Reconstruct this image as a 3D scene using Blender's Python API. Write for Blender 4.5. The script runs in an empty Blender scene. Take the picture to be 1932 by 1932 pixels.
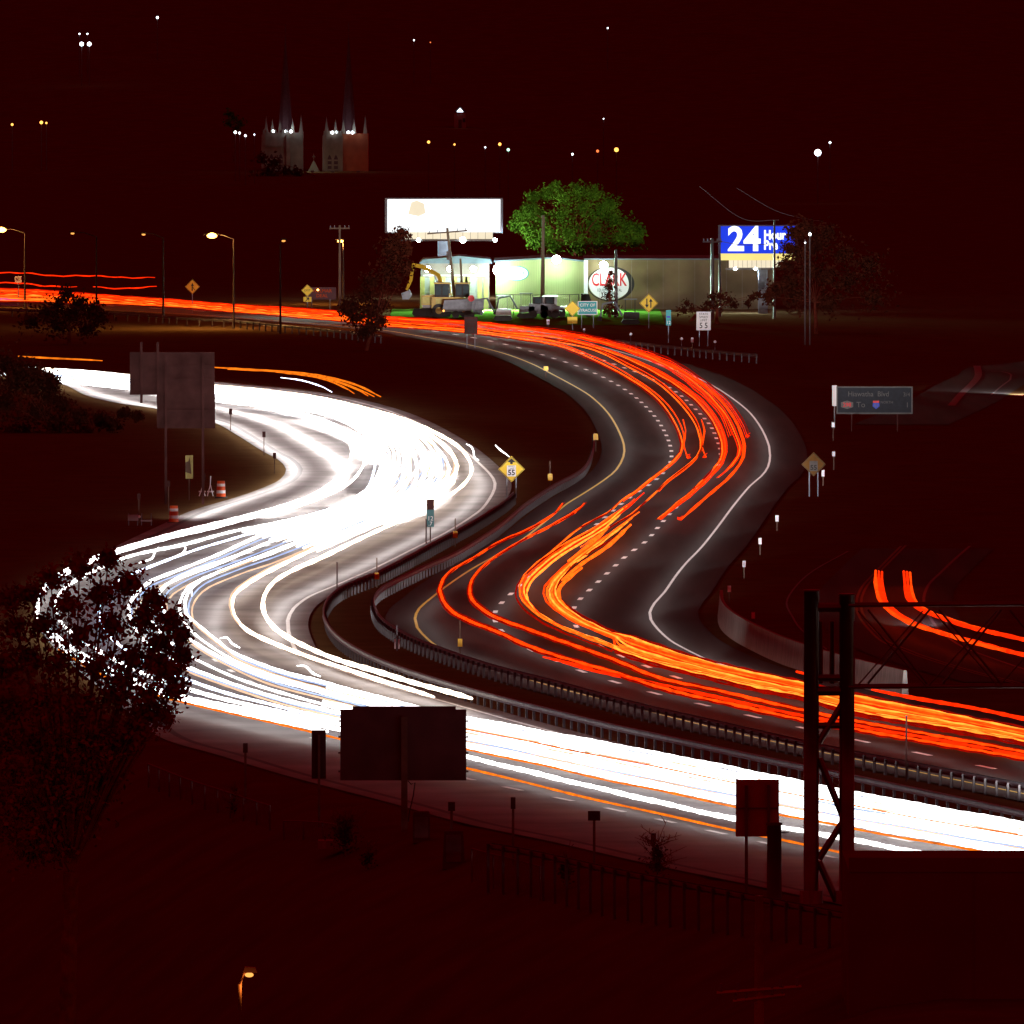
import bpy, math, random
import numpy as np
from mathutils import Vector, Matrix
random.seed(7)
rng = np.random.default_rng(7)
D = bpy.data
SC = bpy.context.scene
COL = SC.collection

# ------------------------------------------------------------------ camera
CAM_H, FPX, CX, YH = 37.0, 32000.0, 966.0, -140.0     # height (m), focal length / centre / horizon in units of 1/1932 of the frame
PITCH = math.atan((CX - YH) / FPX)
cam_d = D.cameras.new('camera')
cam_d.sensor_width = 36.0
cam_d.lens = 36.0 * FPX / 1932.0
cam_d.clip_start = 5.0
cam_d.clip_end = 9000.0
cam = D.objects.new('camera', cam_d)
cam.location = (0, 0, CAM_H)
cam.rotation_euler = (math.pi / 2 - PITCH, 0, 0)
COL.objects.link(cam)
SC.camera = cam

# ------------------------------------------------------------------ night sky and exposure
W = D.worlds.new('World')
SC.world = W
W.use_nodes = True
nt = W.node_tree
for n in list(nt.nodes):
    nt.nodes.remove(n)
out = nt.nodes.new('ShaderNodeOutputWorld')
addn = nt.nodes.new('ShaderNodeAddShader')
b1 = nt.nodes.new('ShaderNodeBackground')
b2 = nt.nodes.new('ShaderNodeBackground')
sky = nt.nodes.new('ShaderNodeTexSky')
sky.sky_type = 'NISHITA'
sky.sun_disc = False
sky.sun_elevation = math.radians(-6)
sky.sun_rotation = math.radians(200)
nt.links.new(sky.outputs[0], b1.inputs[0])
b1.inputs[1].default_value = 0.002
b2.inputs[0].default_value = (1.0, 0.004, 0.02, 1)       # town glow on a clouded night sky
b2.inputs[1].default_value = 0.15
nt.links.new(b1.outputs[0], addn.inputs[0])
nt.links.new(b2.outputs[0], addn.inputs[1])
nt.links.new(addn.outputs[0], out.inputs[0])
SC.render.engine = 'CYCLES'
SC.cycles.use_denoising = True
SC.cycles.max_bounces = 5
SC.cycles.diffuse_bounces = 2
SC.cycles.glossy_bounces = 2
SC.cycles.transparent_max_bounces = 6
SC.cycles.sample_clamp_indirect = 6.0
SC.cycles.caustics_reflective = False
SC.cycles.caustics_refractive = False
SC.view_settings.view_transform = 'Standard'
SC.view_settings.look = 'None'
SC.view_settings.exposure = 0.0
SC.view_settings.gamma = 1.0

# ------------------------------------------------------------------ place geometry
_sp, _cp = math.sin(PITCH), math.cos(PITCH)
def _ray(px, py):
    f, r, u = FPX, px - CX, CX - py
    return Vector((r, f * _cp + u * _sp, -f * _sp + u * _cp))
def G(px, py, z=0.0):
    d = _ray(px, py)
    t = (z - CAM_H) / d.z
    return Vector((d.x * t, d.y * t, z))
def AT(px, py, Y):
    d = _ray(px, py)
    t = Y / d.y
    return Vector((d.x * t, Y, CAM_H + d.z * t))
def S(Y):
    return FPX / Y
def spline(pts, step=14.0):
    p = [np.array(q, float) for q in pts]
    p = [2 * p[0] - p[1]] + p + [2 * p[-1] - p[-2]]
    out = []
    for i in range(1, len(p) - 2):
        n = max(1, int(np.linalg.norm(p[i + 1] - p[i]) / step))
        for k in range(n):
            t = k / n
            a, b, c, d = p[i - 1], p[i], p[i + 1], p[i + 2]
            out.append(0.5 * (2 * b + (c - a) * t + (2 * a - 5 * b + 4 * c - d) * t * t + (3 * b - a - 3 * c + d) * t ** 3))
    out.append(p[-2])
    return np.array(out)
def path(pts, z=0.0, step=14.0):
    return [G(q[0], q[1], z) for q in spline(pts, step)]
def sstep(a, b, x):
    t = min(1.0, max(0.0, (x - a) / (b - a)))
    return t * t * (3 - 2 * t)

# survey of the edges (frame units, on the road surface)
P_WL = [(-300, 690), (-60, 703), (105, 722), (160, 745), (220, 760), (295, 771), (345, 782), (406, 798), (446, 820), (497, 852), (525, 867), (540, 885), (529, 904), (497, 920),
        (446, 938), (360, 964), (306, 989), (220, 1030), (140, 1075), (90, 1110), (65, 1145), (70, 1180), (110, 1230), (190, 1300), (250, 1350), (306, 1393), (414, 1425),
        (522, 1458), (630, 1487), (738, 1515), (875, 1553), (1042, 1588), (1234, 1632), (1448, 1676), (1700, 1732), (2050, 1810)]
P_WR = [(-300, 672), (-100, 684), (105, 700), (405, 722), (560, 738), (660, 755), (760, 785), (850, 832), (905, 875), (934, 912), (917, 951), (891, 974), (839, 1006), (787, 1032),
        (709, 1071), (627, 1107), (583, 1126), (554, 1148), (543, 1171), (544, 1190), (554, 1219), (570, 1236), (640, 1264), (740, 1296), (850, 1327), (978, 1363), (1170, 1413),
        (1458, 1477), (1700, 1527), (2050, 1600)]
P_RL = [(-200, 566), (-100, 571), (100, 580), (245, 587), (340, 592), (440, 599), (530, 606), (636, 614), (730, 624), (813, 638), (891, 652), (951, 667), (1000, 685), (1040, 705),
        (1095, 735), (1121, 753), (1147, 779), (1165, 808), (1177, 839), (1176, 862), (1163, 886), (1142, 904), (1106, 928), (1069, 951), (1047, 969), (995, 1011), (957, 1036),
        (893, 1072), (845, 1104), (813, 1129), (791, 1148), (783, 1167), (787, 1184), (807, 1206), (829, 1222), (861, 1235), (890, 1246), (1000, 1283), (1090, 1308), (1160, 1325),
        (1238, 1346), (1342, 1372), (1498, 1408), (1700, 1450), (2050, 1522)]
P_RR = [(-200, 543), (-100, 548), (150, 560), (340, 571), (530, 585), (720, 600), (880, 612), (950, 620), (1040, 634), (1129, 653), (1200, 673), (1277, 699), (1303, 708), (1342, 726),
        (1381, 751), (1415, 779), (1438, 811), (1451, 842), (1453, 860), (1449, 881), (1436, 899), (1415, 917), (1384, 954), (1355, 993), (1324, 1032), (1295, 1062), (1274, 1088),
        (1254, 1117), (1235, 1138), (1226, 1156), (1228, 1169), (1241, 1187), (1264, 1208), (1290, 1223), (1316, 1236), (1342, 1247), (1430, 1275), (1560, 1307), (1750, 1345), (2050, 1400)]
P_D1 = [(-100, 563), (245, 579), (440, 591), (636, 604), (813, 624), (950, 649), (1047, 677), (1100, 695), (1150, 718), (1192, 744), (1225, 774), (1248, 804), (1263, 836), (1267, 862), (1258, 884), (1233, 909),
        (1180, 945), (1100, 1010), (1030, 1062), (990, 1096), (970, 1115), (946, 1138), (937, 1149), (933, 1161), (935, 1174), (944, 1188), (963, 1203), (987, 1219), (1018, 1234), (1059, 1251), (1101, 1268),
        (1157, 1286), (1223, 1305), (1294, 1322), (1378, 1342), (1482, 1366), (1577, 1388), (1695, 1413), (1830, 1441), (2000, 1476)]
P_D2 = [(-100, 556), (245, 571), (440, 583), (636, 596), (813, 613), (950, 633), (1060, 655), (1150, 684), (1236, 717), (1279, 742), (1312, 772), (1340, 803), (1354, 833), (1359, 850), (1358, 869), (1347, 890), (1327, 913), (1298, 937),
        (1270, 963), (1245, 991), (1219, 1021), (1184, 1047), (1154, 1074), (1120, 1106), (1095, 1130), (1086, 1142), (1080, 1154), (1080, 1166), (1085, 1179), (1098, 1193), (1117, 1209), (1143, 1225),
        (1178, 1240), (1219, 1257), (1270, 1276), (1329, 1294), (1398, 1312), (1475, 1331), (1558, 1349), (1663, 1373), (1773, 1397), (1900, 1423), (2050, 1455)]
def edge_fn(P):
    w = np.array([(v.x, v.y) for v in path(P, 0.0, 8)])
    o = np.argsort(w[:, 1])
    ys, xs = w[o, 1], w[o, 0]
    return lambda y: float(np.interp(y, ys, xs))
fWL, fWR, fRL, fRR = edge_fn(P_WL), edge_fn(P_WR), edge_fn(P_RL), edge_fn(P_RR)

def hill(x, y):
    h = 64.0 * sstep(2250, 3900, y) + 0.9 * math.sin(x * 0.05 + y * 0.004) * sstep(2300, 2700, y)
    return h
def TZ(x, y):
    z = -0.06 + hill(x, y)
    wgt = 1.0 - sstep(900, 1020, y)
    if wgt > 0:
        dx = fWL(max(y, 625.0)) - 2.6 - x
        if dx > 0:
            z -= wgt * min(9.0, 0.30 * dx + 0.02 * dx * dx)
    return z

# ------------------------------------------------------------------ helpers: materials
def mat(name, col, rough=0.7, metal=0.0, var=0.25, scale=3.0, col2=None, bump=0.0, spec=0.3, stretch=None):
    m = D.materials.new(name)
    m.use_nodes = True
    t = m.node_tree
    b = t.nodes['Principled BSDF']
    b.inputs['Roughness'].default_value = rough
    b.inputs['Metallic'].default_value = metal
    b.inputs['Specular IOR Level'].default_value = spec
    tc = t.nodes.new('ShaderNodeTexCoord')
    nz = t.nodes.new('ShaderNodeTexNoise')
    nz.inputs['Scale'].default_value = scale
    nz.inputs['Detail'].default_value = 5
    src = tc.outputs['Object']
    if stretch:
        mp = t.nodes.new('ShaderNodeMapping')
        mp.inputs['Scale'].default_value = stretch
        t.links.new(src, mp.inputs[0])
        src = mp.outputs[0]
    t.links.new(src, nz.inputs['Vector'])
    rp = t.nodes.new('ShaderNodeValToRGB')
    c2 = col2 or tuple(min(1.0, c * (1 + var)) for c in col)
    c1 = tuple(c * (1 - var) for c in col)
    rp.color_ramp.elements[0].position = 0.3
    rp.color_ramp.elements[1].position = 0.7
    rp.color_ramp.elements[0].color = (*c1, 1)
    rp.color_ramp.elements[1].color = (*c2, 1)
    t.links.new(nz.outputs[0], rp.inputs[0])
    t.links.new(rp.outputs[0], b.inputs['Base Color'])
    if bump:
        bp = t.nodes.new('ShaderNodeBump')
        bp.inputs['Strength'].default_value = bump
        t.links.new(nz.outputs[0], bp.inputs['Height'])
        t.links.new(bp.outputs[0], b.inputs['Normal'])
    return m
def emat(name, col, strength, var=0.0, scale=0.3):
    m = D.materials.new(name)
    m.use_nodes = True
    t = m.node_tree
    b = t.nodes['Principled BSDF']
    b.inputs['Base Color'].default_value = (0.0, 0.0, 0.0, 1)
    b.inputs['Specular IOR Level'].default_value = 0.0
    b.inputs['Emission Color'].default_value = (*col, 1)
    b.inputs['Emission Strength'].default_value = strength
    if var:
        tc = t.nodes.new('ShaderNodeTexCoord')
        nz = t.nodes.new('ShaderNodeTexNoise')
        nz.inputs['Scale'].default_value = scale
        nz.inputs['Detail'].default_value = 3
        mr = t.nodes.new('ShaderNodeMapRange')
        mr.inputs['From Min'].default_value = 0.3
        mr.inputs['From Max'].default_value = 0.7
        mr.inputs['To Min'].default_value = strength * (1 - var)
        mr.inputs['To Max'].default_value = strength * (1 + var)
        t.links.new(tc.outputs['Object'], nz.inputs['Vector'])
        t.links.new(nz.outputs[0], mr.inputs[0])
        t.links.new(mr.outputs[0], b.inputs['Emission Strength'])
    return m
M = {}
M['grass'] = mat('grass', (0.112, 0.068, 0.03), 0.95, var=0.14, scale=0.35, spec=0.0)
M['lawn'] = mat('lawn', (0.08, 0.21, 0.025), 0.95, var=0.4, scale=0.8, spec=0.0)
M['asphalt'] = mat('asphalt', (0.038, 0.028, 0.026), 0.85, var=0.42, scale=0.5, spec=0.2, stretch=(1.2, 0.05, 1))
M['concrete_road'] = mat('concrete_road', (0.19, 0.175, 0.17), 0.7, var=0.32, scale=0.9, spec=0.25, stretch=(0.25, 0.22, 1))
M['concrete'] = mat('concrete', (0.26, 0.24, 0.22), 0.85, var=0.3, scale=1.5, stretch=(3, 3, 0.4))
M['seam'] = mat('asphalt_patch', (0.06, 0.055, 0.055), 0.7, var=0.2, scale=1.0)
M['white_paint'] = mat('white_road_paint', (0.78, 0.78, 0.76), 0.6, var=0.12, scale=1.0)
M['unlit_white'] = mat('unlit_white_paint', (0.20, 0.19, 0.2), 0.7, var=0.2)  # ramp line colours darkened to stand for the low light there
M['unlit_yellow'] = mat('unlit_yellow_paint', (0.18, 0.13, 0.02), 0.7, var=0.2)
M['leaf_near'] = mat('red_glow_leaf', (0.20, 0.022, 0.012), 0.95, var=0.3, scale=1.0, spec=0.0)  # leaf colour reddened to carry the red night glow into the crown
M['yellow_paint'] = mat('yellow_road_paint', (0.72, 0.5, 0.04), 0.6, var=0.15, scale=1.0)
M['galv'] = mat('galvanised_steel', (0.17, 0.18, 0.21), 0.5, metal=0.15, var=0.2, scale=2.0)
M['dark_steel'] = mat('weathered_steel', (0.13, 0.11, 0.11), 0.5, metal=0.3, var=0.3, scale=1.5)
M['gantry_steel'] = mat('gantry_steel', (0.13, 0.09, 0.07), 0.32, metal=0.8, var=0.2, scale=1.2)
M['rail_post'] = mat('rail_post', (0.11, 0.10, 0.11), 0.6, metal=0.2, var=0.25, scale=2.0)
M['rust_post'] = mat('brown_post', (0.12, 0.07, 0.05), 0.7, var=0.3, scale=2.0)
M['sign_back'] = mat('bare_sign_back', (0.075, 0.032, 0.03), 0.7, var=0.3, scale=0.8, spec=0.0)
M['black_panel'] = mat('black_panel', (0.10, 0.045, 0.05), 0.8, var=0.2, scale=0.8, spec=0.05)
M['brown_panel'] = mat('brown_panel', (0.32, 0.13, 0.06), 0.6, var=0.3, scale=0.9)
M['wood'] = mat('pole_wood', (0.16, 0.11, 0.08), 0.85, var=0.35, scale=3.0, stretch=(4, 4, 0.3))
M['sign_yellow'] = mat('sign_yellow', (0.85, 0.58, 0.01), 0.5, var=0.06, scale=1.0)
M['sign_white'] = mat('sign_white', (0.82, 0.82, 0.84), 0.5, var=0.06, scale=1.0)
M['sign_green'] = mat('sign_green', (0.01, 0.30, 0.32), 0.5, var=0.1, scale=1.0)
M['sign_darkgreen'] = mat('sign_dark_green', (0.03, 0.14, 0.16), 0.5, var=0.15, scale=1.0)
M['dim_sign'] = mat('unlit_sign_face', (0.014, 0.017, 0.026), 0.7, var=0.2)  # dimness of the unlit signs put into these face and letter colours
M['dim_yellow'] = mat('unlit_yellow_face', (0.16, 0.07, 0.006), 0.7, var=0.15)
M['dim_letter'] = mat('unlit_letters', (0.10, 0.10, 0.10), 0.7, var=0.15)
M['dim_white'] = mat('unlit_white_face', (0.12, 0.11, 0.11), 0.7, var=0.15)
M['sign_blue'] = mat('sign_blue', (0.02, 0.05, 0.5), 0.5, var=0.1)
M['sign_red'] = mat('sign_red', (0.6, 0.02, 0.03), 0.5, var=0.1)
M['black'] = mat('black_print', (0.02, 0.015, 0.015), 0.6, var=0.1)
M['reflect_white'] = mat('white_reflector', (0.9, 0.9, 0.95), 0.4, var=0.03)
M['reflect_yellow'] = mat('yellow_reflector', (0.95, 0.55, 0.0), 0.4, var=0.03)
M['orange'] = mat('orange_plastic', (0.7, 0.09, 0.01), 0.5, var=0.15)
M['metal_wall'] = mat('pale_metal_cladding', (0.42, 0.44, 0.22), 0.55, var=0.15, scale=0.8, stretch=(1, 1, 0.2))
M['brick'] = mat('painted_brick', (0.30, 0.24, 0.22), 0.8, var=0.2, scale=2.0)
M['pilaster'] = mat('yellow_pilaster', (0.5, 0.46, 0.16), 0.7, var=0.15)
M['shutter'] = mat('grey_shutter', (0.42, 0.44, 0.46), 0.5, var=0.12, scale=1.5)
M['roof'] = mat('pale_roof', (0.12, 0.15, 0.19), 0.8, var=0.25, scale=0.6)
M['block_wall'] = mat('tan_block_wall', (0.20, 0.14, 0.08), 0.8, var=0.15, scale=0.5, spec=0.0)
M['white_trim'] = mat('white_trim', (0.75, 0.72, 0.8), 0.6, var=0.08)
M['machine_yellow'] = mat('machine_yellow', (0.42, 0.27, 0.02), 0.45, var=0.2, scale=1.2)
M['machine_grey'] = mat('machine_grey', (0.16, 0.17, 0.20), 0.5, var=0.2)
M['machine_white'] = mat('machine_white', (0.42, 0.44, 0.46), 0.5, var=0.12)
M['rubber'] = mat('rubber', (0.04, 0.035, 0.035), 0.8, var=0.2)
M['cab_glass'] = mat('cab_glass', (0.04, 0.06, 0.07), 0.55, var=0.1, spec=0.1)
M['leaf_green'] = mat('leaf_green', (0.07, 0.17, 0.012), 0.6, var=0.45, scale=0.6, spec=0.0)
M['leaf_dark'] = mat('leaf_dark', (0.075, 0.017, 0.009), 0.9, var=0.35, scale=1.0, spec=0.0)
M['bark'] = mat('bark', (0.17, 0.04, 0.025), 0.9, var=0.3, scale=3.0, spec=0.0)
M['stone'] = mat('church_stone', (0.22, 0.17, 0.13), 0.85, var=0.22, scale=0.7)
M['spire'] = mat('spire_slate', (0.09, 0.035, 0.04), 0.8, var=0.2)
M['dark_wall'] = mat('dark_stucco_wall', (0.16, 0.06, 0.05), 0.9, var=0.12, scale=0.4, spec=0.0)
M['bb_frame'] = mat('billboard_frame', (0.12, 0.11, 0.12), 0.7, var=0.2)
# glowing materials
M['tr_white'] = emat('headlight_white', (1.0, 0.97, 0.95), 4.0, 0.25, 0.05)
M['tr_warm'] = emat('headlight_warm', (1.0, 0.80, 0.62), 4.0, 0.3, 0.05)
M['tr_peach'] = emat('headlight_peach', (1.0, 0.62, 0.40), 1.25, 0.3, 0.05)
M['tr_blue'] = emat('headlight_blue', (0.50, 0.62, 1.0), 1.2, 0.3, 0.05)
M['tr_cool'] = emat('headlight_cool', (0.72, 0.80, 1.0), 4.0, 0.3, 0.05)
M['tr_amber'] = emat('marker_amber', (1.0, 0.19, 0.008), 1.15, 0.45, 0.6)
M['tr_red'] = emat('tail_red', (1.0, 0.022, 0.001), 1.5, 0.45, 0.5)
M['tr_redorange'] = emat('tail_red_orange', (1.0, 0.05, 0.002), 1.7, 0.45, 0.5)
M['tr_orange'] = emat('tail_orange', (1.0, 0.10, 0.005), 2.2, 0.4, 0.5)
M['tr_yellow'] = emat('tail_yellow', (1.0, 0.21, 0.02), 2.6, 0.35, 0.4)
M['tr_halo'] = emat('tail_red_halo', (1.0, 0.008, 0.0), 0.32, 0.4, 0.5)  # for the added glow halos beside the red streaks
M['tr_purple'] = emat('marker_purple', (0.35, 0.03, 0.9), 0.8, 0.4, 0.5)
M['lamp_white'] = emat('lamp_cool_white', (0.75, 1.0, 0.95), 60.0)
M['lamp_sodium'] = emat('lamp_sodium', (1.0, 0.45, 0.08), 12.0)
M['lamp_post'] = mat('lamp_post', (0.035, 0.022, 0.018), 0.8, var=0.2, spec=0.1)
M['lamp_sodium_dim'] = emat('lamp_sodium_dim', (1.0, 0.38, 0.08), 1.6)
M['far_white'] = emat('far_lamp_white', (0.85, 0.92, 1.0), 5.0)
M['far_orange'] = emat('far_lamp_orange', (1.0, 0.42, 0.08), 3.0)
M['far_red'] = emat('far_lamp_red', (1.0, 0.18, 0.05), 2.0)
M['far_green'] = emat('far_lamp_green', (0.45, 1.0, 0.7), 3.0)
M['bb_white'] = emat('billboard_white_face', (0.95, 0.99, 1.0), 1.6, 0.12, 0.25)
M['bb_cream'] = emat('billboard_cream_face', (1.0, 0.86, 0.62), 1.0, 0.1, 0.3)  # floodlit look of the apron slats and print put in as glow
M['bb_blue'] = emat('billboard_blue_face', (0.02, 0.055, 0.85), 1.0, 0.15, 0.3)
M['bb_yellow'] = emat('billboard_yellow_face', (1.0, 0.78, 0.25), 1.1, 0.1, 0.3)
M['bb_letter'] = emat('billboard_white_letters', (0.97, 1.0, 1.0), 1.5)
M['led_red'] = emat('sign_led_red', (1.0, 0.10, 0.01), 0.30)
M['violet_lamp'] = emat('violet_lamp', (0.7, 0.15, 1.0), 2.0)

# ------------------------------------------------------------------ helpers: meshes
class MB:
    def __init__(s):
        s.v, s.f = [], []
    def box(s, x0, x1, y0, y1, z0, z1):
        n = len(s.v)
        s.v += [(x0, y0, z0), (x1, y0, z0), (x1, y1, z0), (x0, y1, z0), (x0, y0, z1), (x1, y0, z1), (x1, y1, z1), (x0, y1, z1)]
        s.f += [tuple(n + i for i in q) for q in ((3, 2, 1, 0), (4, 5, 6, 7), (0, 1, 5, 4), (1, 2, 6, 5), (2, 3, 7, 6), (3, 0, 4, 7))]
        return s
    def tube(s, pts, r, sides=6, caps=True, r1=None):
        pts = [Vector(p) for p in pts]
        n0 = len(s.v)
        N = len(pts)
        for i, p in enumerate(pts):
            d = (pts[min(i + 1, N - 1)] - pts[max(i - 1, 0)])
            if d.length < 1e-9:
                d = Vector((0, 0, 1))
            d.normalize()
            ref = Vector((0, 0, 1)) if abs(d.z) < 0.9 else Vector((1, 0, 0))
            a = d.cross(ref).normalized()
            b = d.cross(a)
            rr = r if r1 is None else r + (r1 - r) * i / max(1, N - 1)
            for k in range(sides):
                w = 2 * math.pi * k / sides
                s.v.append(tuple(p + a * (rr * math.cos(w)) + b * (rr * math.sin(w))))
        for i in range(N - 1):
            for k in range(sides):
                q = n0 + i * sides
                s.f.append((q + k, q + (k + 1) % sides, q + sides + (k + 1) % sides, q + sides + k))
        if caps:
            s.f.append(tuple(n0 + k for k in range(sides)))
            s.f.append(tuple(n0 + (N - 1) * sides + k for k in reversed(range(sides))))
        return s
    def prism(s, poly, y0, y1):
        """poly in x,z; extruded along y"""
        n = len(s.v)
        k = len(poly)
        s.v += [(x, y0, z) for x, z in poly] + [(x, y1, z) for x, z in poly]
        s.f.append(tuple(n + i for i in range(k)))
        s.f.append(tuple(n + k + i for i in reversed(range(k))))
        for i in range(k):
            j = (i + 1) % k
            s.f.append((n + i, n + k + i, n + k + j, n + j))
        return s
    def ball(s, c, r, seg=8, rings=5, sz=1.0):
        n = len(s.v)
        for i in range(1, rings):
            th = math.pi * i / rings
            for k in range(seg):
                w = 2 * math.pi * k / seg
                s.v.append((c[0] + r * math.sin(th) * math.cos(w), c[1] + r * math.sin(th) * math.sin(w), c[2] + sz * r * math.cos(th)))
        s.v += [(c[0], c[1], c[2] + r * sz), (c[0], c[1], c[2] - r * sz)]
        for i in range(rings - 2):
            for k in range(seg):
                s.f.append((n + i * seg + k, n + (i + 1) * seg + k, n + (i + 1) * seg + (k + 1) % seg, n + i * seg + (k + 1) % seg))
        top, bot = n + (rings - 1) * seg, n + (rings - 1) * seg + 1
        for k in range(seg):
            s.f.append((top, n + k, n + (k + 1) % seg))
            s.f.append((bot, n + (rings - 2) * seg + (k + 1) % seg, n + (rings - 2) * seg + k))
        return s
    def mesh(s, name, m):
        me = D.meshes.new(name)
        me.from_pydata(s.v, [], s.f)
        me.update()
        if m is not None:
            me.materials.append(M[m] if isinstance(m, str) else m)
        return me
    def build(s, name, m, parent=None, smooth=False):
        me = s.mesh(name, m)
        if smooth:
            me.polygons.foreach_set('use_smooth', [True] * len(me.polygons))
        return link(name, me, parent)
def link(name, me, parent=None, loc=(0, 0, 0), rz=0.0):
    o = D.objects.new(name, me)
    COL.objects.link(o)
    o.parent = parent
    o.location = loc
    o.rotation_euler = (0, 0, rz)
    return o
def tag(o, label, cat, group=None):
    o['label'] = label
    o['category'] = cat
    if group:
        o['group'] = group
    return o
def thing(name, label, cat, loc=(0, 0, 0), rz=0.0, group=None):
    o = link(name, None, None, loc, rz)
    o.empty_display_size = 0.2
    return tag(o, label, cat, group)
def struct(o):
    o['kind'] = 'structure'
    return o
def text(name, body, size, m, parent, loc, sx=1.0, ext=0.006, align='CENTER', rot=0.0, bold=0.0):
    c = D.curves.new(name, 'FONT')
    c.body = body
    c.size = size
    c.align_x = align
    c.align_y = 'CENTER'
    c.extrude = ext
    c.offset = bold
    c.resolution_u = 3
    c.materials.append(M[m])
    tmp = D.objects.new('tmp', c)
    COL.objects.link(tmp)
    dg = bpy.context.evaluated_depsgraph_get()
    me = D.meshes.new_from_object(tmp.evaluated_get(dg))
    D.objects.remove(tmp)
    me.name = name
    o = D.objects.new(name, me)
    COL.objects.link(o)
    o.parent = parent
    o.location = loc
    o.rotation_euler = (math.pi / 2, 0, rot)
    o.scale = (sx, 1, 1)
    return o
def ribbon(pts, w, z, name, m, parent):
    """flat stripe along a world polyline"""
    b = MB()
    N = len(pts)
    for i, p in enumerate(pts):
        d = pts[min(i + 1, N - 1)] - pts[max(i - 1, 0)]
        n = Vector((-d.y, d.x, 0)).normalized() * (w / 2)
        b.v += [(p.x - n.x, p.y - n.y, z), (p.x + n.x, p.y + n.y, z)]
    for i in range(N - 1):
        b.f.append((2 * i, 2 * i + 1, 2 * i + 3, 2 * i + 2))
    return b.build(name, m, parent)
def resample(pts, step):
    out, acc = [pts[0]], 0.0
    for i in range(1, len(pts)):
        a, b = pts[i - 1], pts[i]
        L = (b - a).length
        while acc + L >= step:
            t = (step - acc) / L
            a = a + (b - a) * t
            out.append(a.copy())
            L = (b - a).length
            acc = 0.0
        acc += L
    return out

# ------------------------------------------------------------------ setting: ground, roads
ys = list(np.geomspace(380, 2200, 150)) + list(np.linspace(2230, 5600, 70))
us = np.linspace(-1, 1, 90)
b = MB()
for y in ys:
    hw = 70 + 0.055 * y
    for u in us:
        x = u * hw
        b.v.append((x, y, TZ(x, y)))
nu = len(us)
for i in range(len(ys) - 1):
    for k in range(nu - 1):
        b.f.append((i * nu + k, i * nu + k + 1, (i + 1) * nu + k + 1, (i + 1) * nu + k))
struct(b.build('ground', 'grass', None, True))

def road(name, fl, fr, y0, y1, ml, mr, m, z=0.0, n=220):
    b = MB()
    for y in np.linspace(y0, y1, n):
        b.v += [(fl(y) - ml, y, z), (fr(y) + mr, y, z)]
    for i in range(n - 1):
        b.f.append((2 * i, 2 * i + 1, 2 * i + 3, 2 * i + 2))
    return struct(b.build(name, m))
white_road = road('inbound_road', fWL, fWR, 628, 1425, 0.0, 1.1, 'concrete_road')
red_road = road('outbound_road', fRL, fRR, 660, 1710, 1.6, 2.6, 'asphalt')

ribbon(path(P_WR, 0, 10), 0.2, 0.008, 'edge_line', 'white_paint', white_road)
ribbon(path([(p[0] + 26 * (p[1] + 140) / 1000, p[1]) for p in P_WL[6:]], 0, 10), 0.34, 0.006, 'seam_strip', 'seam', white_road)
ribbon(path(P_RL, 0, 10), 0.15, 0.008, 'edge_line', 'yellow_paint', red_road)
ribbon(path(P_RR, 0, 10), 0.15, 0.008, 'edge_line', 'white_paint', red_road)
dash_me = MB().box(-0.13, 0.13, -1.6, 1.6, 0.006, 0.012).mesh('lane_dash', 'white_paint')
def dashes(P, parent, step=12.2, ph=0.0, ymax=1800):
    pts = resample(path(P, 0, 6), step)
    for i in range(len(pts) - 1):
        p = pts[i]
        if p.y > ymax:
            continue
        d = pts[i + 1] - pts[max(i - 1, 0)]
        link('lane_dash', dash_me, parent, (p.x, p.y, 0), -math.atan2(d.x, d.y))
dashes(P_D1, red_road)
dashes(P_D2, red_road)
# white road lane lines (mostly drowned in light) and the exit-lane line
P_WE = [(600, 1395), (740, 1432), (885, 1470), (1050, 1505), (1202, 1537), (1301, 1559), (1450, 1592), (1700, 1645), (2000, 1710)]
dashes(P_WE, white_road, 9.0)
P_WM = [(105, 706), (405, 745), (560, 765), (660, 795), (720, 840), (735, 880), (700, 925), (600, 985), (480, 1040), (400, 1080), (350, 1115), (335, 1145), (340, 1175), (380, 1225), (480, 1290), (640, 1345), (881, 1410), (1170, 1475), (1600, 1565), (2000, 1640)]
dashes(P_WM, white_road, 12.2)

# ramp at the right and its lines
P_QY = [(1700, 1030), (1672, 1058), (1645, 1086), (1627, 1106), (1617, 1128), (1616, 1148), (1622, 1165), (1638, 1186), (1664, 1210), (1700, 1225), (1742, 1241), (1835, 1269), (1980, 1305)]
P_QW = [(1830, 1030), (1800, 1056), (1775, 1080), (1752, 1103), (1743, 1128), (1747, 1150), (1768, 1184), (1799, 1210), (1835, 1228), (1932, 1262), (2050, 1297)]
fQY, fQW = edge_fn(P_QY), edge_fn(P_QW)
ramp = road('ramp_road', fQY, fQW, 830, 1008, 2.2, 1.6, 'asphalt', z=-0.012)
ribbon(path(P_QY, 0, 8), 0.14, 0.0, 'centre_line', 'unlit_yellow', ramp)
ribbon(path([(x + 9, y - 1) for x, y in P_QY], 0, 8), 0.14, 0.0, 'centre_line', 'unlit_yellow', ramp)
ribbon(path(P_QW, 0, 8), 0.16, 0.0, 'edge_line', 'unlit_white', ramp)
ribbon(path([(1600, 1040), (1534, 1077), (1500, 1108), (1484, 1137), (1495, 1163), (1513, 1189), (1560, 1225)], 0, 8), 0.1, 0.0, 'edge_line', 'unlit_white', ramp)
far_ramp = struct(ribbon(path([(1700, 800), (1790, 760), (1850, 725), (1890, 706), (1905, 694), (2010, 682)], 0, 8), 7.0, -0.02, 'far_ramp', 'asphalt', None))
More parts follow.
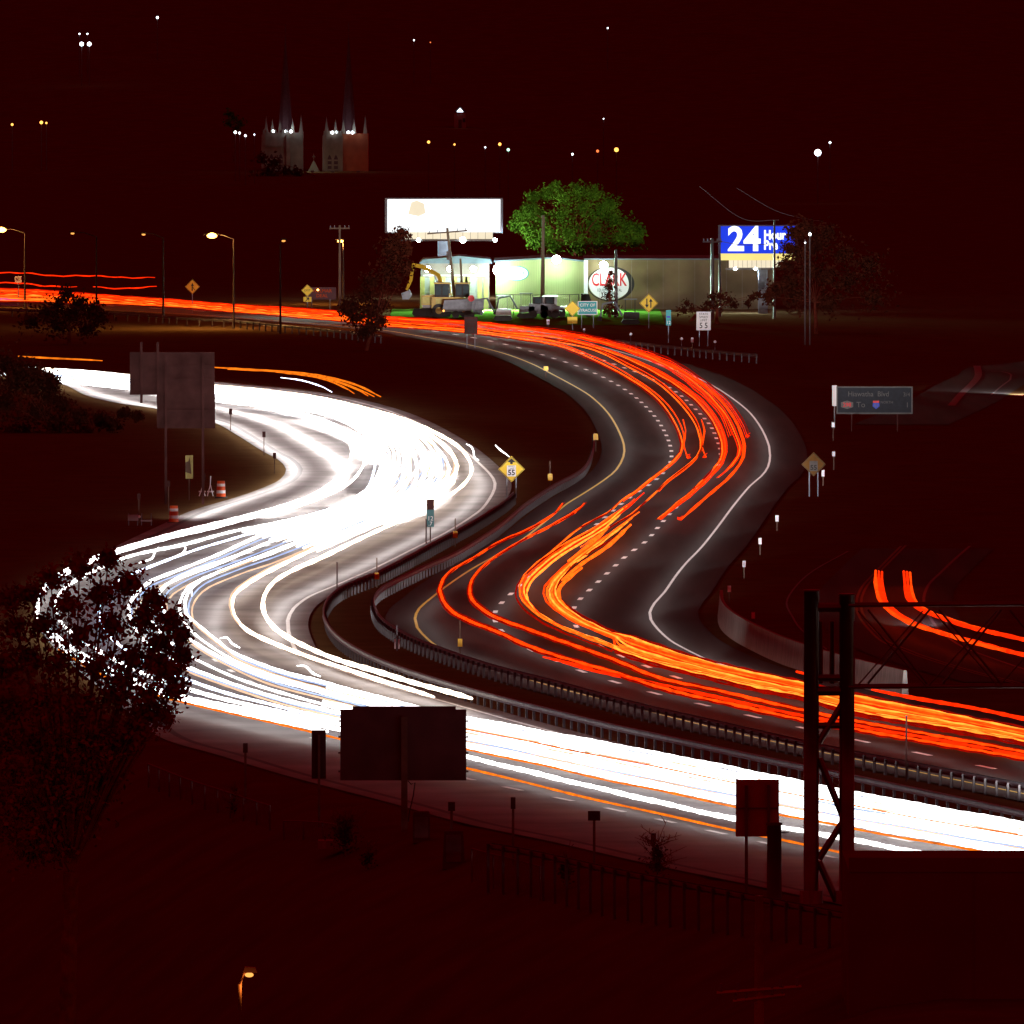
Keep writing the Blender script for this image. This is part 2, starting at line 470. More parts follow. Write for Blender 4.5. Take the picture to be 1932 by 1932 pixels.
ribbon(path([(1795, 765), (1812, 745), (1836, 722), (1846, 707), (1843, 690)], 0, 6), 0.6, 0.0, 'edge_line', 'unlit_white', far_ramp)
ribbon(path([(1870, 745), (1890, 728), (1906, 716), (1908, 707), (1895, 702), (1870, 700)], 0, 6), 0.16, 0.0, 'edge_line', 'unlit_white', far_ramp)

# ------------------------------------------------------------------ guard rails and barrier
RAILP = [(0, 0.0), (0.06, 0.04), (0.0, 0.10), (0.0, 0.21), (0.06, 0.27), (0, 0.31)]
post_me = MB().box(-0.055, 0.055, -0.055, 0.055, 0.0, 0.70).mesh('post', 'rail_post')
def guard_rail(P, label, side=-1, ztop=0.75, spacing=1.905, ymin=600, ymax=9999, mt='galv', depth=1.0, topz=True, group=None, tall=None):
    pts = [p for p in resample(path(P, ztop if topz else 0.0, 8), spacing)]
    pts = [p for p in pts if ymin < p.y < ymax]
    base = pts[0].copy()
    base.z = 0
    t = thing('guard_rail', label, 'guard rail', base, 0, group)
    b = MB()
    N, K = len(pts), len(RAILP)
    for i, p in enumerate(pts):
        d = pts[min(i + 1, N - 1)] - pts[max(i - 1, 0)]
        n = Vector((-d.y, d.x, 0)).normalized() * side
        for o, h in RAILP:
            b.v.append((p.x + n.x * o - base.x, p.y + n.y * o - base.y, ztop - 0.31 + h))
        for o, h in reversed(RAILP):
            b.v.append((p.x + n.x * (o - 0.03) - base.x, p.y + n.y * (o - 0.03) - base.y, ztop - 0.31 + h))
    K *= 2
    for i in range(N - 1):
        for k in range(K):
            b.f.append((i * K + k, i * K + (k + 1) % K, (i + 1) * K + (k + 1) % K, (i + 1) * K + k))
    b.build('rail_beam', mt, t)
    for i, p in enumerate(pts[:298]):
        d = pts[min(i + 1, N - 1)] - pts[max(i - 1, 0)]
        n = Vector((-d.y, d.x, 0)).normalized() * side
        q = p - n * 0.10
        zg = TZ(q.x, q.y)
        o = link('post', post_me, t, (q.x - base.x, q.y - base.y, min(0.0, zg)), math.atan2(d.y, d.x))
        if zg < -0.1:
            o.scale.z = (0.7 - zg) / 0.7
    return t
P_RAIL_R = [(1121, 816), (1118, 850), (1099, 883), (1047, 912), (995, 946), (963, 972), (925, 1001), (861, 1040), (797, 1068), (749, 1091), (720, 1107), (707, 1123), (706, 1139), (720, 1164), (765, 1193), (829, 1219), (925, 1251),
            (1053, 1284), (1159, 1313), (1238, 1333), (1342, 1356), (1514, 1395), (1615, 1416), (1932, 1477), (2010, 1494)]
P_RAIL_W = [(969, 928), (945, 948), (891, 982), (813, 1024), (761, 1052), (709, 1078), (653, 1100), (624, 1120), (611, 1145), (613, 1164), (627, 1187), (653, 1209), (701, 1235), (765, 1260), (861, 1290), (957, 1316),
            (1053, 1340), (1159, 1366), (1300, 1396), (1458, 1430), (1615, 1462), (1932, 1529), (2010, 1546)]
guard_rail(P_RAIL_R, 'steel guard rail with close-set posts along the yellow edge line of the red-lit road', 1)
guard_rail(P_RAIL_W, 'steel guard rail in the median along the white-lit road', -1)
guard_rail([(-30, 580), (245, 590), (340, 597), (438, 602), (530, 611), (636, 621), (730, 632)], 'sodium-lit guard rail below the street lamps on the far bank', 1, ymin=1400, spacing=2.6)
guard_rail([(925, 1589), (1000, 1602), (1106, 1625), (1170, 1639), (1290, 1662), (1448, 1692), (1520, 1706), (1640, 1730)], 'dark guard rail in front of the near shoulder beside the gantry', 1, mt='dark_steel')
guard_rail([(1160, 640), (1220, 647), (1290, 654), (1345, 660), (1430, 668)], 'faint guard rail behind the far bend below the white speed sign', 1, ymin=1400, spacing=2.4, mt='dark_steel')

# concrete barrier
pt = path([(1361, 1158), (1362, 1174), (1371, 1190), (1394, 1208), (1433, 1229), (1472, 1247), (1514, 1262), (1600, 1288), (1720, 1318)], 0, 5)
bar = thing('concrete_barrier', 'tall concrete barrier wall at the right of the inner curve', 'barrier', (pt[0].x, pt[0].y, 0))
seg = resample(pt, 3.0)
for i in range(len(seg) - 1):
    a, c = seg[i] - pt[0], seg[i + 1] - pt[0]
    d = (c - a).normalized()
    n = Vector((-d.y, d.x, 0))
    b = MB()
    prof = [(-0.2, -0.06), (0.2, -0.06), (0.16, 0.25), (0.08, 1.28), (-0.08, 1.28), (-0.16, 0.25)]
    for q in (a + d * 0.015, c - d * 0.015):
        for o, h in prof:
            b.v.append((q.x + n.x * o, q.y + n.y * o, h))
    K = 6
    for k in range(K):
        b.f.append((k, (k + 1) % K, K + (k + 1) % K, K + k))
    b.f += [tuple(range(K)), tuple(reversed(range(K, 2 * K)))]
    b.build('barrier_panel', 'concrete', bar)

# ------------------------------------------------------------------ light trails left by the traffic
def trail(P, m, r, z, label, cat='light trail', group=None, jit=0.5, dx=0.0, dy=0.0, wob=0.0, step=11):
    s = spline(P, step)
    n = len(s)
    ph, fq = random.random() * 6.28, random.uniform(0.25, 0.6)
    if jit:
        s[:, 1] += jit * np.sin(np.arange(n) * fq + ph)
    s[:, 0] += dx
    s[:, 1] += dy
    w = [G(q[0], q[1], z) for q in s]
    if wob:
        for i, p in enumerate(w):
            p.z += wob * math.sin(i * 1.7 + ph)
    o = w[0].copy()
    b = MB().tube([p - o for p in w], r, 6)
    for i in range(len(w)):
        f = 1.0 + 0.16 * math.sin(i * 2.3 + ph) + 0.10 * math.sin(i * 0.37 + 2 * ph)
        if i < 2 or i > len(w) - 3:
            f *= 0.6
        c_ = w[i] - o
        for k in range(6):
            v = Vector(b.v[i * 6 + k])
            b.v[i * 6 + k] = tuple(c_ + (v - c_) * f)
    ob = b.build('light_trail', m, None, True)
    ob.location = o
    return tag(ob, label, cat, group)
def lerp_poly(A, B, t):
    a, b = spline(A, 25), spline(B, 25)
    k = np.linspace(0, 1, 60)
    la, lb = np.linspace(0, 1, len(a)), np.linspace(0, 1, len(b))
    pa = np.stack([np.interp(k, la, a[:, 0]), np.interp(k, la, a[:, 1])], 1)
    pb = np.stack([np.interp(k, lb, b[:, 0]), np.interp(k, lb, b[:, 1])], 1)
    return [tuple(v) for v in pa * (1 - t) + pb * t]

WAU = [(60, 716), (240, 735), (405, 757), (500, 770), (590, 792), (650, 825), (668, 855), (650, 885), (600, 915), (540, 945), (432, 976), (324, 1002), (237, 1027), (130, 1066), (70, 1105), (45, 1140), (55, 1175), (110, 1225), (190, 1272),
       (290, 1310), (350, 1326), (480, 1356), (600, 1384), (760, 1422), (881, 1449), (1100, 1503), (1385, 1566), (1612, 1613), (1960, 1684)]
WAS = [(60, 712), (240, 730), (405, 754), (500, 766), (600, 789), (670, 822), (690, 855), (680, 888), (645, 920), (560, 955), (438, 986), (332, 1012), (238, 1037), (145, 1071), (90, 1108), (70, 1142), (82, 1178), (140, 1225), (225, 1271),
       (315, 1306), (400, 1326), (500, 1345), (620, 1372), (770, 1404), (881, 1428), (1100, 1480), (1385, 1545), (1612, 1585), (1960, 1655)]
WAL = [(60, 708), (240, 725), (405, 748), (500, 760), (620, 785), (690, 820), (722, 855), (715, 890), (690, 925), (608, 966), (448, 1001), (346, 1027), (240, 1051), (170, 1080), (120, 1112), (105, 1145), (120, 1180), (180, 1225), (270, 1270),
       (352, 1300), (480, 1332), (600, 1358), (760, 1388), (881, 1408), (1170, 1470), (1385, 1513), (1612, 1556), (1960, 1618)]
WB = [(60, 704), (240, 719), (405, 741), (520, 755), (660, 785), (740, 825), (770, 860), (760, 895), (720, 930), (608, 976), (496, 1017), (416, 1052), (336, 1084), (288, 1104), (266, 1123), (248, 1150), (255, 1180), (288, 1225), (352, 1262),
      (480, 1308), (618, 1345), (760, 1375), (881, 1397), (1170, 1458), (1385, 1500), (1612, 1544), (1960, 1604)]
WC = [(60, 701), (240, 715), (405, 737), (540, 752), (690, 785), (775, 825), (805, 862), (790, 900), (740, 940), (608, 995), (544, 1020), (448, 1059), (368, 1087), (320, 1113), (307, 1129), (309, 1145), (325, 1172), (365, 1215), (480, 1275),
      (618, 1315), (760, 1350), (881, 1377), (1170, 1435), (1385, 1480), (1612, 1525), (1960, 1586)]
WD = [(60, 698), (240, 712), (405, 734), (560, 750), (710, 785), (800, 825), (832, 862), (820, 900), (760, 945), (544, 1036), (448, 1071), (384, 1097), (358, 1123), (352, 1145), (355, 1164), (378, 1184), (416, 1215), (448, 1238), (544, 1273),
      (618, 1292), (760, 1330), (881, 1357), (1170, 1411), (1385, 1453), (1612, 1499), (1960, 1562)]
WE = [(60, 696), (240, 709), (405, 731), (570, 748), (730, 785), (825, 828), (860, 868), (850, 905), (790, 950), (608, 1030), (512, 1075), (464, 1104), (442, 1123), (438, 1145), (442, 1161), (464, 1187), (512, 1212), (618, 1251), (720, 1284), (819, 1315)]
WF = [(60, 693), (405, 728), (580, 747), (750, 787), (850, 832), (888, 874), (880, 908), (830, 945), (760, 978), (618, 1046), (560, 1072), (518, 1097), (499, 1123), (496, 1145), (499, 1158), (518, 1184), (560, 1212), (637, 1244), (765, 1283), (890, 1318)]
ZH = 0.66
g = 'white headlight streaks of the dense inbound band'
lab = 'white headlight streak running the full length of the dense inbound band'
for P, offs in ((WB, (-5, 0, 5)), (WC, (-7, 0, 6)), (WD, (-3, 3, 9))):
    for k, o in enumerate(offs):
        trail(P, ('tr_white', 'tr_blue', 'tr_peach')[k], (0.085, 0.04, 0.045)[k], ZH, lab, group=g, dx=o * 1.1, dy=o * 1.2)
for k, t_ in enumerate((0.08, 0.2, 0.32, 0.45, 0.57, 0.7, 0.82, 0.93)):
    q = lerp_poly(WD[-7:], WAL[-7:], t_)
    trail(q, ('tr_white', 'tr_white', 'tr_peach', 'tr_white')[k % 4], 0.075 if k % 4 != 2 else 0.03, ZH, 'white headlight streak filling the straight band beside the black message board', group='white streaks of the near straight', jit=0.9)
trail(lerp_poly(WD[-6:], WAL[-6:], 0.38), 'tr_amber', 0.03, ZH + 0.35, 'thin amber streak inside the white near straight', jit=1.0)
trail(lerp_poly(WAL[-6:], WAS[-6:], 0.25), 'tr_amber', 0.045, ZH + 0.1, 'amber streak along the lower side of the white near straight', jit=1.0)
trail(lerp_poly(WB, WC, 0.5), 'tr_white', 0.06, ZH, lab, group=g)
trail(lerp_poly(WC, WD, 0.5), 'tr_white', 0.06, ZH, lab, group=g)
trail(lerp_poly(WAL, WB, 0.5), 'tr_cool', 0.07, ZH, lab, group=g)
trail(WAL, 'tr_white', 0.09, ZH, 'white headlight streak at the near side of the dense inbound band')
trail(WAS, 'tr_white', 0.10, ZH, 'lone white headlight streak between the dense band and the thin amber one')
trail(lerp_poly(WAU, WAS, 0.45)[:34], 'tr_white', 0.10, ZH, 'white headlight streak that runs into the leaves of the near tree')
trail(WAU[17:], 'tr_amber', 0.05, ZH, 'thin amber streak nearest the dark shoulder of the inbound road')
ga = 'paired headlight streaks ending beyond the black panel'
trail(WE, 'tr_warm', 0.10, ZH, 'warm white headlight streak curving close to the median, the shorter of the pair')
trail(WE, 'tr_peach', 0.06, ZH, 'thin white line beside the shorter streak close to the median', dx=-4, dy=-3)
trail(WF, 'tr_warm', 0.12, ZH, 'warm white headlight streak nearest the median rail, the longer of the pair')
gt = 'headlight streaks in the blown-out upper bend'
lt = 'short white headlight streak within the blown-out upper bend'
for k in range(12):
    q = lerp_poly(WAL[2:11], WF[1:10], 0.06 + k * 0.075)
    trail(q, ('tr_white', 'tr_cool', 'tr_warm')[k % 3], 0.10, ZH + 0.1 * (k % 2), lt, group=gt)
# hooks where cars waited when the shutter opened
for P, l in (([(880, 838), (888, 842), (893, 850), (895, 862), (903, 868)], 'small bright hook at the outer tip of the upper bend'),
             ([(935, 840), (944, 849), (955, 857), (961, 862)], 'short white squiggle touching the yellow diamond sign'),
             ([(208, 711), (218, 713), (224, 718)], 'tiny white hook above the white band left of the big sign back'),
             ([(345, 1027), (350, 1034), (344, 1044), (325, 1052)], 'bent white hook right of the tree top'),
             ([(299, 1033), (292, 1042), (286, 1054), (262, 1062)], 'bent white hook just beside the tree top'),
             ([(352, 1112), (360, 1112), (362, 1124)], 'small white hook at the inner bend behind the tree'),
             ([(416, 1204), (428, 1203), (438, 1214), (452, 1222)], 'white hook on the road below the inner bend'),
             ([(560, 1256), (576, 1257), (590, 1270), (604, 1276)], 'white hook on the road above the black panel')):
    trail(P, 'tr_white', 0.05, 0.8, l, jit=0, step=4)
# amber marker lights of lorries above the inbound road
for k, P in enumerate(([(400, 693), (480, 697), (560, 703), (620, 712), (675, 727), (718, 748)], [(430, 696), (500, 699), (575, 706), (630, 717), (690, 740), (706, 748)],
                       [(450, 697), (520, 701), (590, 709), (640, 721), (680, 738), (694, 747)], [(520, 702), (580, 709), (620, 718), (658, 735), (668, 742)])):
    trail(P, 'tr_amber', 0.07, 2.9, ('uppermost', 'second', 'third', 'lowest and shortest')[k] + ' of the four amber marker streaks above the inbound bend')
trail([(35, 672), (110, 676), (193, 681)], 'tr_amber', 0.07, 2.9, 'straight amber streak at the far left above the white band')
trail([(530, 712), (570, 718), (610, 731), (626, 740)], 'tr_cool', 0.05, 2.0, 'faint thin white streak below the amber marker streaks')

# red road
LX = [-60, 100, 306, 441, 529, 636, 720, 880, 950]
LLO = [566, 570, 577, 588, 595, 605, 614, 627, 636]
LUP = [540, 549, 565, 575, 580, 587, 597, 605, 612]
def ext(fr):
    return [(x, lo + (up - lo) * fr) for x, lo, up in zip(LX, LLO, LUP)]
def R3(pts):
    return [(1043.3 + x * 0.26, 618.2 + y * 0.26) for x, y in pts]
def R6(pts):
    return [(541 + x * 0.32, 966 + y * 0.32) for x, y in pts]
def R7(pts):
    return [(1082 + x * 0.26, 966 + y * 0.26) for x, y in pts]
ZT = 0.82
LOW_T1 = R6([(1590, 0), (1430, 100), (1250, 180), (1100, 270), (980, 340), (920, 400), (900, 460), (920, 520), (980, 590), (1100, 650), (1250, 710), (1400, 780), (1600, 850), (1800, 910), (1932, 945)])
LOW_T2 = R6([(1700, 0), (1560, 80), (1400, 160), (1240, 260), (1120, 360), (1080, 440), (1090, 510), (1150, 570), (1250, 630), (1450, 700), (1700, 790), (1932, 870)])
END_T1 = [(1240, 1296), (1340, 1320), (1514, 1358), (1612, 1376), (1960, 1436)]
END_T2 = [(1240, 1278), (1340, 1300), (1514, 1340), (1612, 1360), (1960, 1424)]
trail([(1061, 950)] + LOW_T1 + END_T1, 'tr_redorange', 0.08, ZT, 'red tail-light streak hugging the yellow line, leftmost of the lower bend')
trail([(1102, 950)] + LOW_T2 + END_T2, 'tr_redorange', 0.08, ZT, 'red tail-light streak second from the yellow line in the lower bend')
trail([(1025, 1240), (1120, 1262), (1240, 1290), (1340, 1312), (1514, 1350), (1612, 1368), (1960, 1430)], 'tr_red', 0.07, ZT, 'red tail-light streak that starts on the dashed line of the lower bend')
trail([(1060, 1250), (1160, 1275), (1340, 1316), (1514, 1354), (1960, 1433)], 'tr_red', 0.06, ZT, 'lower red tail-light streak running to the right edge above the median')
LOW_T3 = R6([(1932, 20), (1800, 110), (1650, 190), (1500, 290), (1400, 380), (1365, 460), (1385, 530), (1470, 610), (1600, 680), (1800, 760), (1932, 810)])
LOW_T3b = R6([(1932, 50), (1800, 140), (1680, 210), (1540, 310), (1440, 400), (1410, 470), (1430, 540), (1520, 620), (1700, 700), (1932, 785)])
LOW_T4 = R6([(1932, 100), (1800, 200), (1680, 290), (1580, 370), (1520, 440), (1510, 500), (1560, 560), (1680, 640), (1800, 690), (1932, 745)])
LOW_T4b = R6([(1932, 150), (1800, 230), (1700, 300), (1620, 380), (1580, 450), (1590, 510), (1650, 570), (1760, 640), (1932, 720)])
EU = R7([(400, 905), (700, 1010), (1000, 1095), (1300, 1165), (1660, 1245)]) + [(1612, 1312), (1760, 1342), (1960, 1382)]
EL = R7([(300, 985), (600, 1085), (1000, 1185), (1300, 1260), (1660, 1330)]) + [(1612, 1340), (1760, 1366), (1960, 1402)]
gL = 'orange tail-light streaks of the lower bend'
lL = 'orange tail-light streak in the woven bundle of the lower bend'
for k in range(5):
    d_ = (6, 34, 12, 52, 20)[k]
    trail([(1163 + d_, 970 - 0.78 * d_)] + lerp_poly(LOW_T3 + EL, LOW_T3b + EL, k / 4.0)[1:], ('tr_orange', 'tr_redorange', 'tr_yellow', 'tr_red', 'tr_yellow')[k], 0.06, ZT, lL, group=gL, dy=(-3 + k * 1.2), wob=0.02)
for k in range(6):
    d_ = (10, 40, 4, 26, 0, 18)[k]
    trail([(1166 + d_, 1000 - 0.85 * d_)] + lerp_poly(LOW_T4 + EL, LOW_T4b + EU, k / 5.0)[2:], ('tr_redorange', 'tr_orange', 'tr_yellow', 'tr_orange', 'tr_redorange', 'tr_yellow')[k], 0.055, ZT, lL, group=gL, wob=0.02)
for k in range(5):
    trail(lerp_poly(EL, EU, 0.1 + 0.2 * k), ('tr_redorange', 'tr_orange', 'tr_red')[k % 3], 0.05, ZT, 'orange streak in the straight bundle passing behind the gantry', group='orange streaks behind the gantry', jit=1.2)
trail([(1645, 1302), (1775, 1325), (1960, 1361)], 'tr_red', 0.09, ZT, 'lone red streak above the orange bundle at the right edge', jit=1.0)
trail([(1503, 1267), (1520, 1271), (1560, 1279)], 'tr_red', 0.09, ZT, 'stub of a red streak glimpsed between the gantry posts')
for P, l in ((R6([(1740, 330), (1640, 410), (1600, 470), (1610, 520), (1680, 590)]), 'short orange streak on the inside of the lower bend'),
             (R6([(1900, 90), (1790, 190), (1660, 290)]), 'short orange streak high in the woven lower bundle'),
             ([(1190, 990), (1150, 1028), (1100, 1062), (1060, 1095)], 'short orange streak ending beside the dashed lane line')):
    trail(P, 'tr_orange', 0.10, ZT, l)
# upper bend
RA = R3([(0, 120), (200, 190), (400, 280), (560, 370), (700, 465), (800, 560), (870, 660), (915, 750), (940, 840), (930, 900), (880, 960), (800, 1030), (700, 1105), (620, 1170), (500, 1250), (400, 1340), (200, 1450), (60, 1560), (0, 1610)])
RA2 = R3([(0, 105), (250, 190), (450, 285), (600, 375), (740, 470), (840, 565), (905, 660), (945, 760), (950, 850), (925, 930), (850, 1005), (740, 1085), (640, 1165), (510, 1260)])
RB = R3([(0, 95), (300, 165), (560, 290), (740, 390), (850, 480), (940, 570), (1010, 660), (1050, 740), (1070, 820), (1070, 880), (1040, 940), (950, 1020), (830, 1110), (760, 1180), (680, 1255), (560, 1360), (380, 1470), (200, 1590)])
RB2 = R3([(0, 85), (300, 150), (580, 280), (770, 385), (880, 475), (965, 565), (1032, 660), (1066, 740), (1082, 820), (1075, 890), (1040, 950), (960, 1025), (840, 1115), (770, 1190)])
trail(ext(0.05) + RA, 'tr_orange', 0.05, ZT, 'long tail-light streak on the inner side of the upper bend, leftmost')
trail(ext(0.13) + RA2, 'tr_redorange', 0.05, ZT, 'tail-light streak second from the inner side of the upper bend')
trail(ext(0.22) + RB, 'tr_orange', 0.05, ZT, 'tail-light streak third from the inner side of the upper bend')
trail(ext(0.30) + RB2, 'tr_redorange', 0.05, ZT, 'tail-light streak fourth from the inner side of the upper bend')
for P, l in (([(945, 670), (963, 740), (955, 800), (945, 850), (962, 900), (978, 945)], 'short red streak crossing the inner streak of the upper bend'),
             ([(1078, 668), (1100, 750), (1090, 810), (1078, 860), (1095, 905), (1110, 938)], 'short red streak crossing the third streak of the upper bend')):
    trail(R3(P), 'tr_redorange', 0.08, ZT, l, wob=0.03)
RC = R3([(0, 70), (200, 110), (450, 190), (700, 300), (900, 420), (1030, 520), (1130, 630), (1190, 730), (1225, 830), (1230, 900), (1200, 980), (1130, 1060), (1000, 1190), (900, 1270), (820, 1340), (760, 1390)])
RC2 = R3([(0, 58), (250, 110), (500, 195), (750, 300), (950, 420), (1090, 530), (1180, 640), (1235, 740), (1260, 830), (1262, 900), (1235, 980), (1160, 1070), (1030, 1195), (930, 1275), (840, 1345), (790, 1390)])
RD = R3([(0, 40), (300, 100), (600, 190), (850, 300), (1050, 430), (1180, 560), (1260, 670), (1310, 780), (1345, 880), (1335, 930), (1280, 1010), (1190, 1090)])
RE = R3([(0, 30), (300, 88), (600, 172), (880, 285), (1080, 410), (1220, 540), (1310, 660), (1360, 770), (1382, 860), (1375, 940), (1320, 1030), (1250, 1105), (1150, 1190), (1050, 1280), (960, 1360), (920, 1395)])
RO = R3([(0, 18), (300, 72), (600, 148), (850, 243), (1050, 368), (1230, 500), (1330, 620), (1390, 730), (1415, 800)])
RI = R3([(0, 50), (300, 105), (600, 195), (850, 310), (1030, 450), (1180, 590), (1240, 690), (1275, 790)])
gU = 'red tail-light streaks packed on the outer side of the upper bend'
lU = 'red tail-light streak packed on the outer side of the upper bend'
for k in range(4):
    trail(lerp_poly(ext(0.42) + RC, ext(0.50) + RC2, k / 3.0), ('tr_orange', 'tr_red', 'tr_redorange', 'tr_red')[k], 0.045, ZT, lU, group=gU, wob=0.02)
for k in range(3):
    trail(ext(0.60 + 0.05 * k) + RI, ('tr_red', 'tr_redorange')[k % 2], 0.035, ZT, lU, group=gU, dx=k * 3.2, dy=-k * 1.7, wob=0.03)
for k in range(3):
    trail(ext(0.70 + 0.05 * k) + RD, ('tr_red', 'tr_orange')[k % 2], 0.04, ZT, lU, group=gU, dx=k * 3.2, dy=-k * 1.6, wob=0.02)
for k in range(2):
    trail(ext(0.84 + 0.04 * k) + RE, 'tr_redorange', 0.05, ZT, lU, group=gU, dx=k * 3.4, wob=0.02)
for k in range(3):
    trail(ext(0.92 + 0.05 * k) + RO, 'tr_red', 0.035, ZT, lU, group=gU, dx=-k * 3.0, dy=k * 1.7, wob=0.03)
gD = 'deep red glow halos added beside the tail-light streaks'  # dim tubes added to imitate the glow around the streaks
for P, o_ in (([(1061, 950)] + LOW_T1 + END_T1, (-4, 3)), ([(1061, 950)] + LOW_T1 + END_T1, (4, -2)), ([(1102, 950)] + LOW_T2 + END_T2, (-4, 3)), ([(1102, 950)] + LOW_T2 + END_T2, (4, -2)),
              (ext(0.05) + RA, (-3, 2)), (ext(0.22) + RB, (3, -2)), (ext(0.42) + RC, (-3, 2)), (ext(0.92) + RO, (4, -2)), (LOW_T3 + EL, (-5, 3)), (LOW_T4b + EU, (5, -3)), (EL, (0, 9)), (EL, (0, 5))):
    trail(P, 'tr_halo', 0.05, ZT, 'deep red glow halo added beside a brighter tail-light streak', group=gD, dx=o_[0], dy=o_[1], wob=0.02)
# brake-light scribbles at the ends of streaks
for cx, cy, l in ((1298, 862, 'red scribble at the foot of the inner crossing streak'), (1330, 860, 'red scribble at the foot of the second crossing streak'), 
                  (1411, 822, 'red scribble at the outermost tip of the upper bend'), 
                  (1246, 975, 'red scribble at the lower end of the packed bundle, left'), (1283, 978, 'red scribble at the lower end of the packed bundle, right')):
    P = [(cx + 4, cy - 5)]
    for k in range(7):
        P.append((cx + random.uniform(-5, 5), cy + random.uniform(-3.5, 3.5)))
    trail(P, 'tr_red', 0.033, ZT, l, jit=0, step=3)
# lorry lights in two lines on the far left
for P, z, l in (([(-30, 514), (60, 516), (100, 520), (190, 521), (250, 524), (292, 524)], 2.9, 'high red lorry streak at the far left, upper of two'), ([(-30, 533), (45, 535), (75, 539), (145, 541)], 2.0, 'broken red lorry streak at the far left, left piece'),
                ([(176, 541), (230, 544), (295, 541)], 2.0, 'broken red lorry streak at the far left, right piece')):
    trail(P, 'tr_red', 0.06, z, l, wob=0.04)
gF = 'orange streaks of the far left carriageway'
for k in range(5):
    P = [(x, lo + (up - lo) * (0.15 + 0.17 * k)) for x, lo, up in zip(LX[:7], LLO[:7], LUP[:7])]
    trail(P, ('tr_yellow', 'tr_orange', 'tr_yellow', 'tr_redorange', 'tr_red')[k], 0.05, ZT, 'bright orange streak in the flat bundle under the far street lamps', group=gF, wob=0.04)
trail([(-30, 560), (20, 565), (60, 566)], 'tr_purple', 0.12, 0.5, 'violet streak under the orange bundle at the left edge', wob=0.03)
# ramp
RT1 = [(1658, 1078), (1658, 1100), (1664, 1130), (1682, 1152), (1720, 1175), (1780, 1195), (1850, 1215), (1960, 1242)]
RT2 = [(1711, 1079), (1713, 1100), (1718, 1128), (1740, 1150), (1790, 1170), (1850, 1188), (1960, 1212)]
for k in range(3):
    trail(RT1, ('tr_redorange', 'tr_red', 'tr_red')[k], 0.10, ZT, 'thick red streak on the side ramp, lower one of the pair', group='lower ramp streaks', dx=(k - 1) * 6, dy=(k - 1) * 1.0)
    trail(RT2, ('tr_red', 'tr_red', 'tr_redorange')[k], 0.10, ZT, 'thick red streak on the side ramp, upper one of the pair', group='upper ramp streaks', dx=(k - 1) * 6, dy=(k - 1) * 1.0)

# ------------------------------------------------------------------ unseen lamps added in place of passing headlights: spots and down-facing strips
def beam_w(a, c, power, cone=46):
    l = D.lights.new('headlight_standin_spot', 'SPOT')
    l.energy = power
    l.color = (1.0, 0.95, 0.92)
    l.spot_size = math.radians(cone)
    l.spot_blend = 1.0
    l.shadow_soft_size = 0.25
    o = D.objects.new('headlight_standin_spot', l)
    COL.objects.link(o)
    o.location = a
    o.rotation_euler = (c - a).to_track_quat('-Z', 'Y').to_euler()
def beam(px, py, tx, ty, power, cone=46):
    beam_w(G(px, py, 0.7), G(tx, ty, 0.9), power, cone)
def standin_strips(fl, fr_, fr, y0, y1, E, z, seg_len, wd=0.35):
    """unseen low lamp strips facing the pavement, added in place of headlights sweeping a lane"""
    lane = lambda y: fl(y) + (fr_(y) - fl(y)) * fr
    y = y0
    while y < y1:
        a, c = Vector((lane(y), y, z)), Vector((lane(y + seg_len), y + seg_len, z))
        L = (c - a).length
        l = D.lights.new('headlight_standin_strip', 'AREA')
        l.shape = 'RECTANGLE'
        l.size, l.size_y = wd, L
        l.energy = math.pi * wd * L * E * z / wd / 1.57
        l.color = (1.0, 0.95, 0.93)
        o = D.objects.new('headlight_standin_strip', l)
        COL.objects.link(o)
        o.location = (a + c) / 2
        o.rotation_euler = (0, 0, -math.atan2(c.x - a.x, c.y - a.y))
        y += seg_len
for fr in (0.02, 0.335, 0.665, 0.985):
    standin_strips(fRL, fRR, fr, 640, 1560, 1.6, 0.9, 38.0)
for fr, E, ya, yb in ((0.06, 15.0, 1060, 1400), (0.30, 26.0, 1060, 1400), (0.94, 6.0, 760, 1400), (0.52, 80.0, 1080, 1360), (0.76, 80.0, 1050, 1340), (0.70, 5.0, 840, 1060), (0.40, 5.0, 880, 1060)):  # inbound strips added to whiten the pavement and upper bend
    standin_strips(fWL, fWR, fr, ya, yb, E, 0.9, 28.0)
for k in range(16):  # unseen spots added to brighten the signs, in place of headlights
    yy = 700.0 + 52 * k
    fr = (0.2, 0.5, 0.8)[k % 3]
    lane = lambda y: fRL(y) + (fRR(y) - fRL(y)) * fr
    beam_w(Vector((lane(yy), yy, 1.0)), Vector((lane(yy + 30), yy + 30, 1.0 + 30 * math.tan(math.radians(4.6)))), 260000, 17)
for k in range(7):  # unseen spots added to brighten the right-hand roadside reflectors
    yy = 735.0 + 55 * k
    beam_w(Vector((fRR(yy) - 1.0, yy, 0.9)), Vector((fRR(yy + 45) + 2.6, yy + 45, 1.1)), 60000, 9)
beam(1735, 1160, 1720, 1080, 9000)
beam(1930, 728, 1835, 704, 26000, 60)

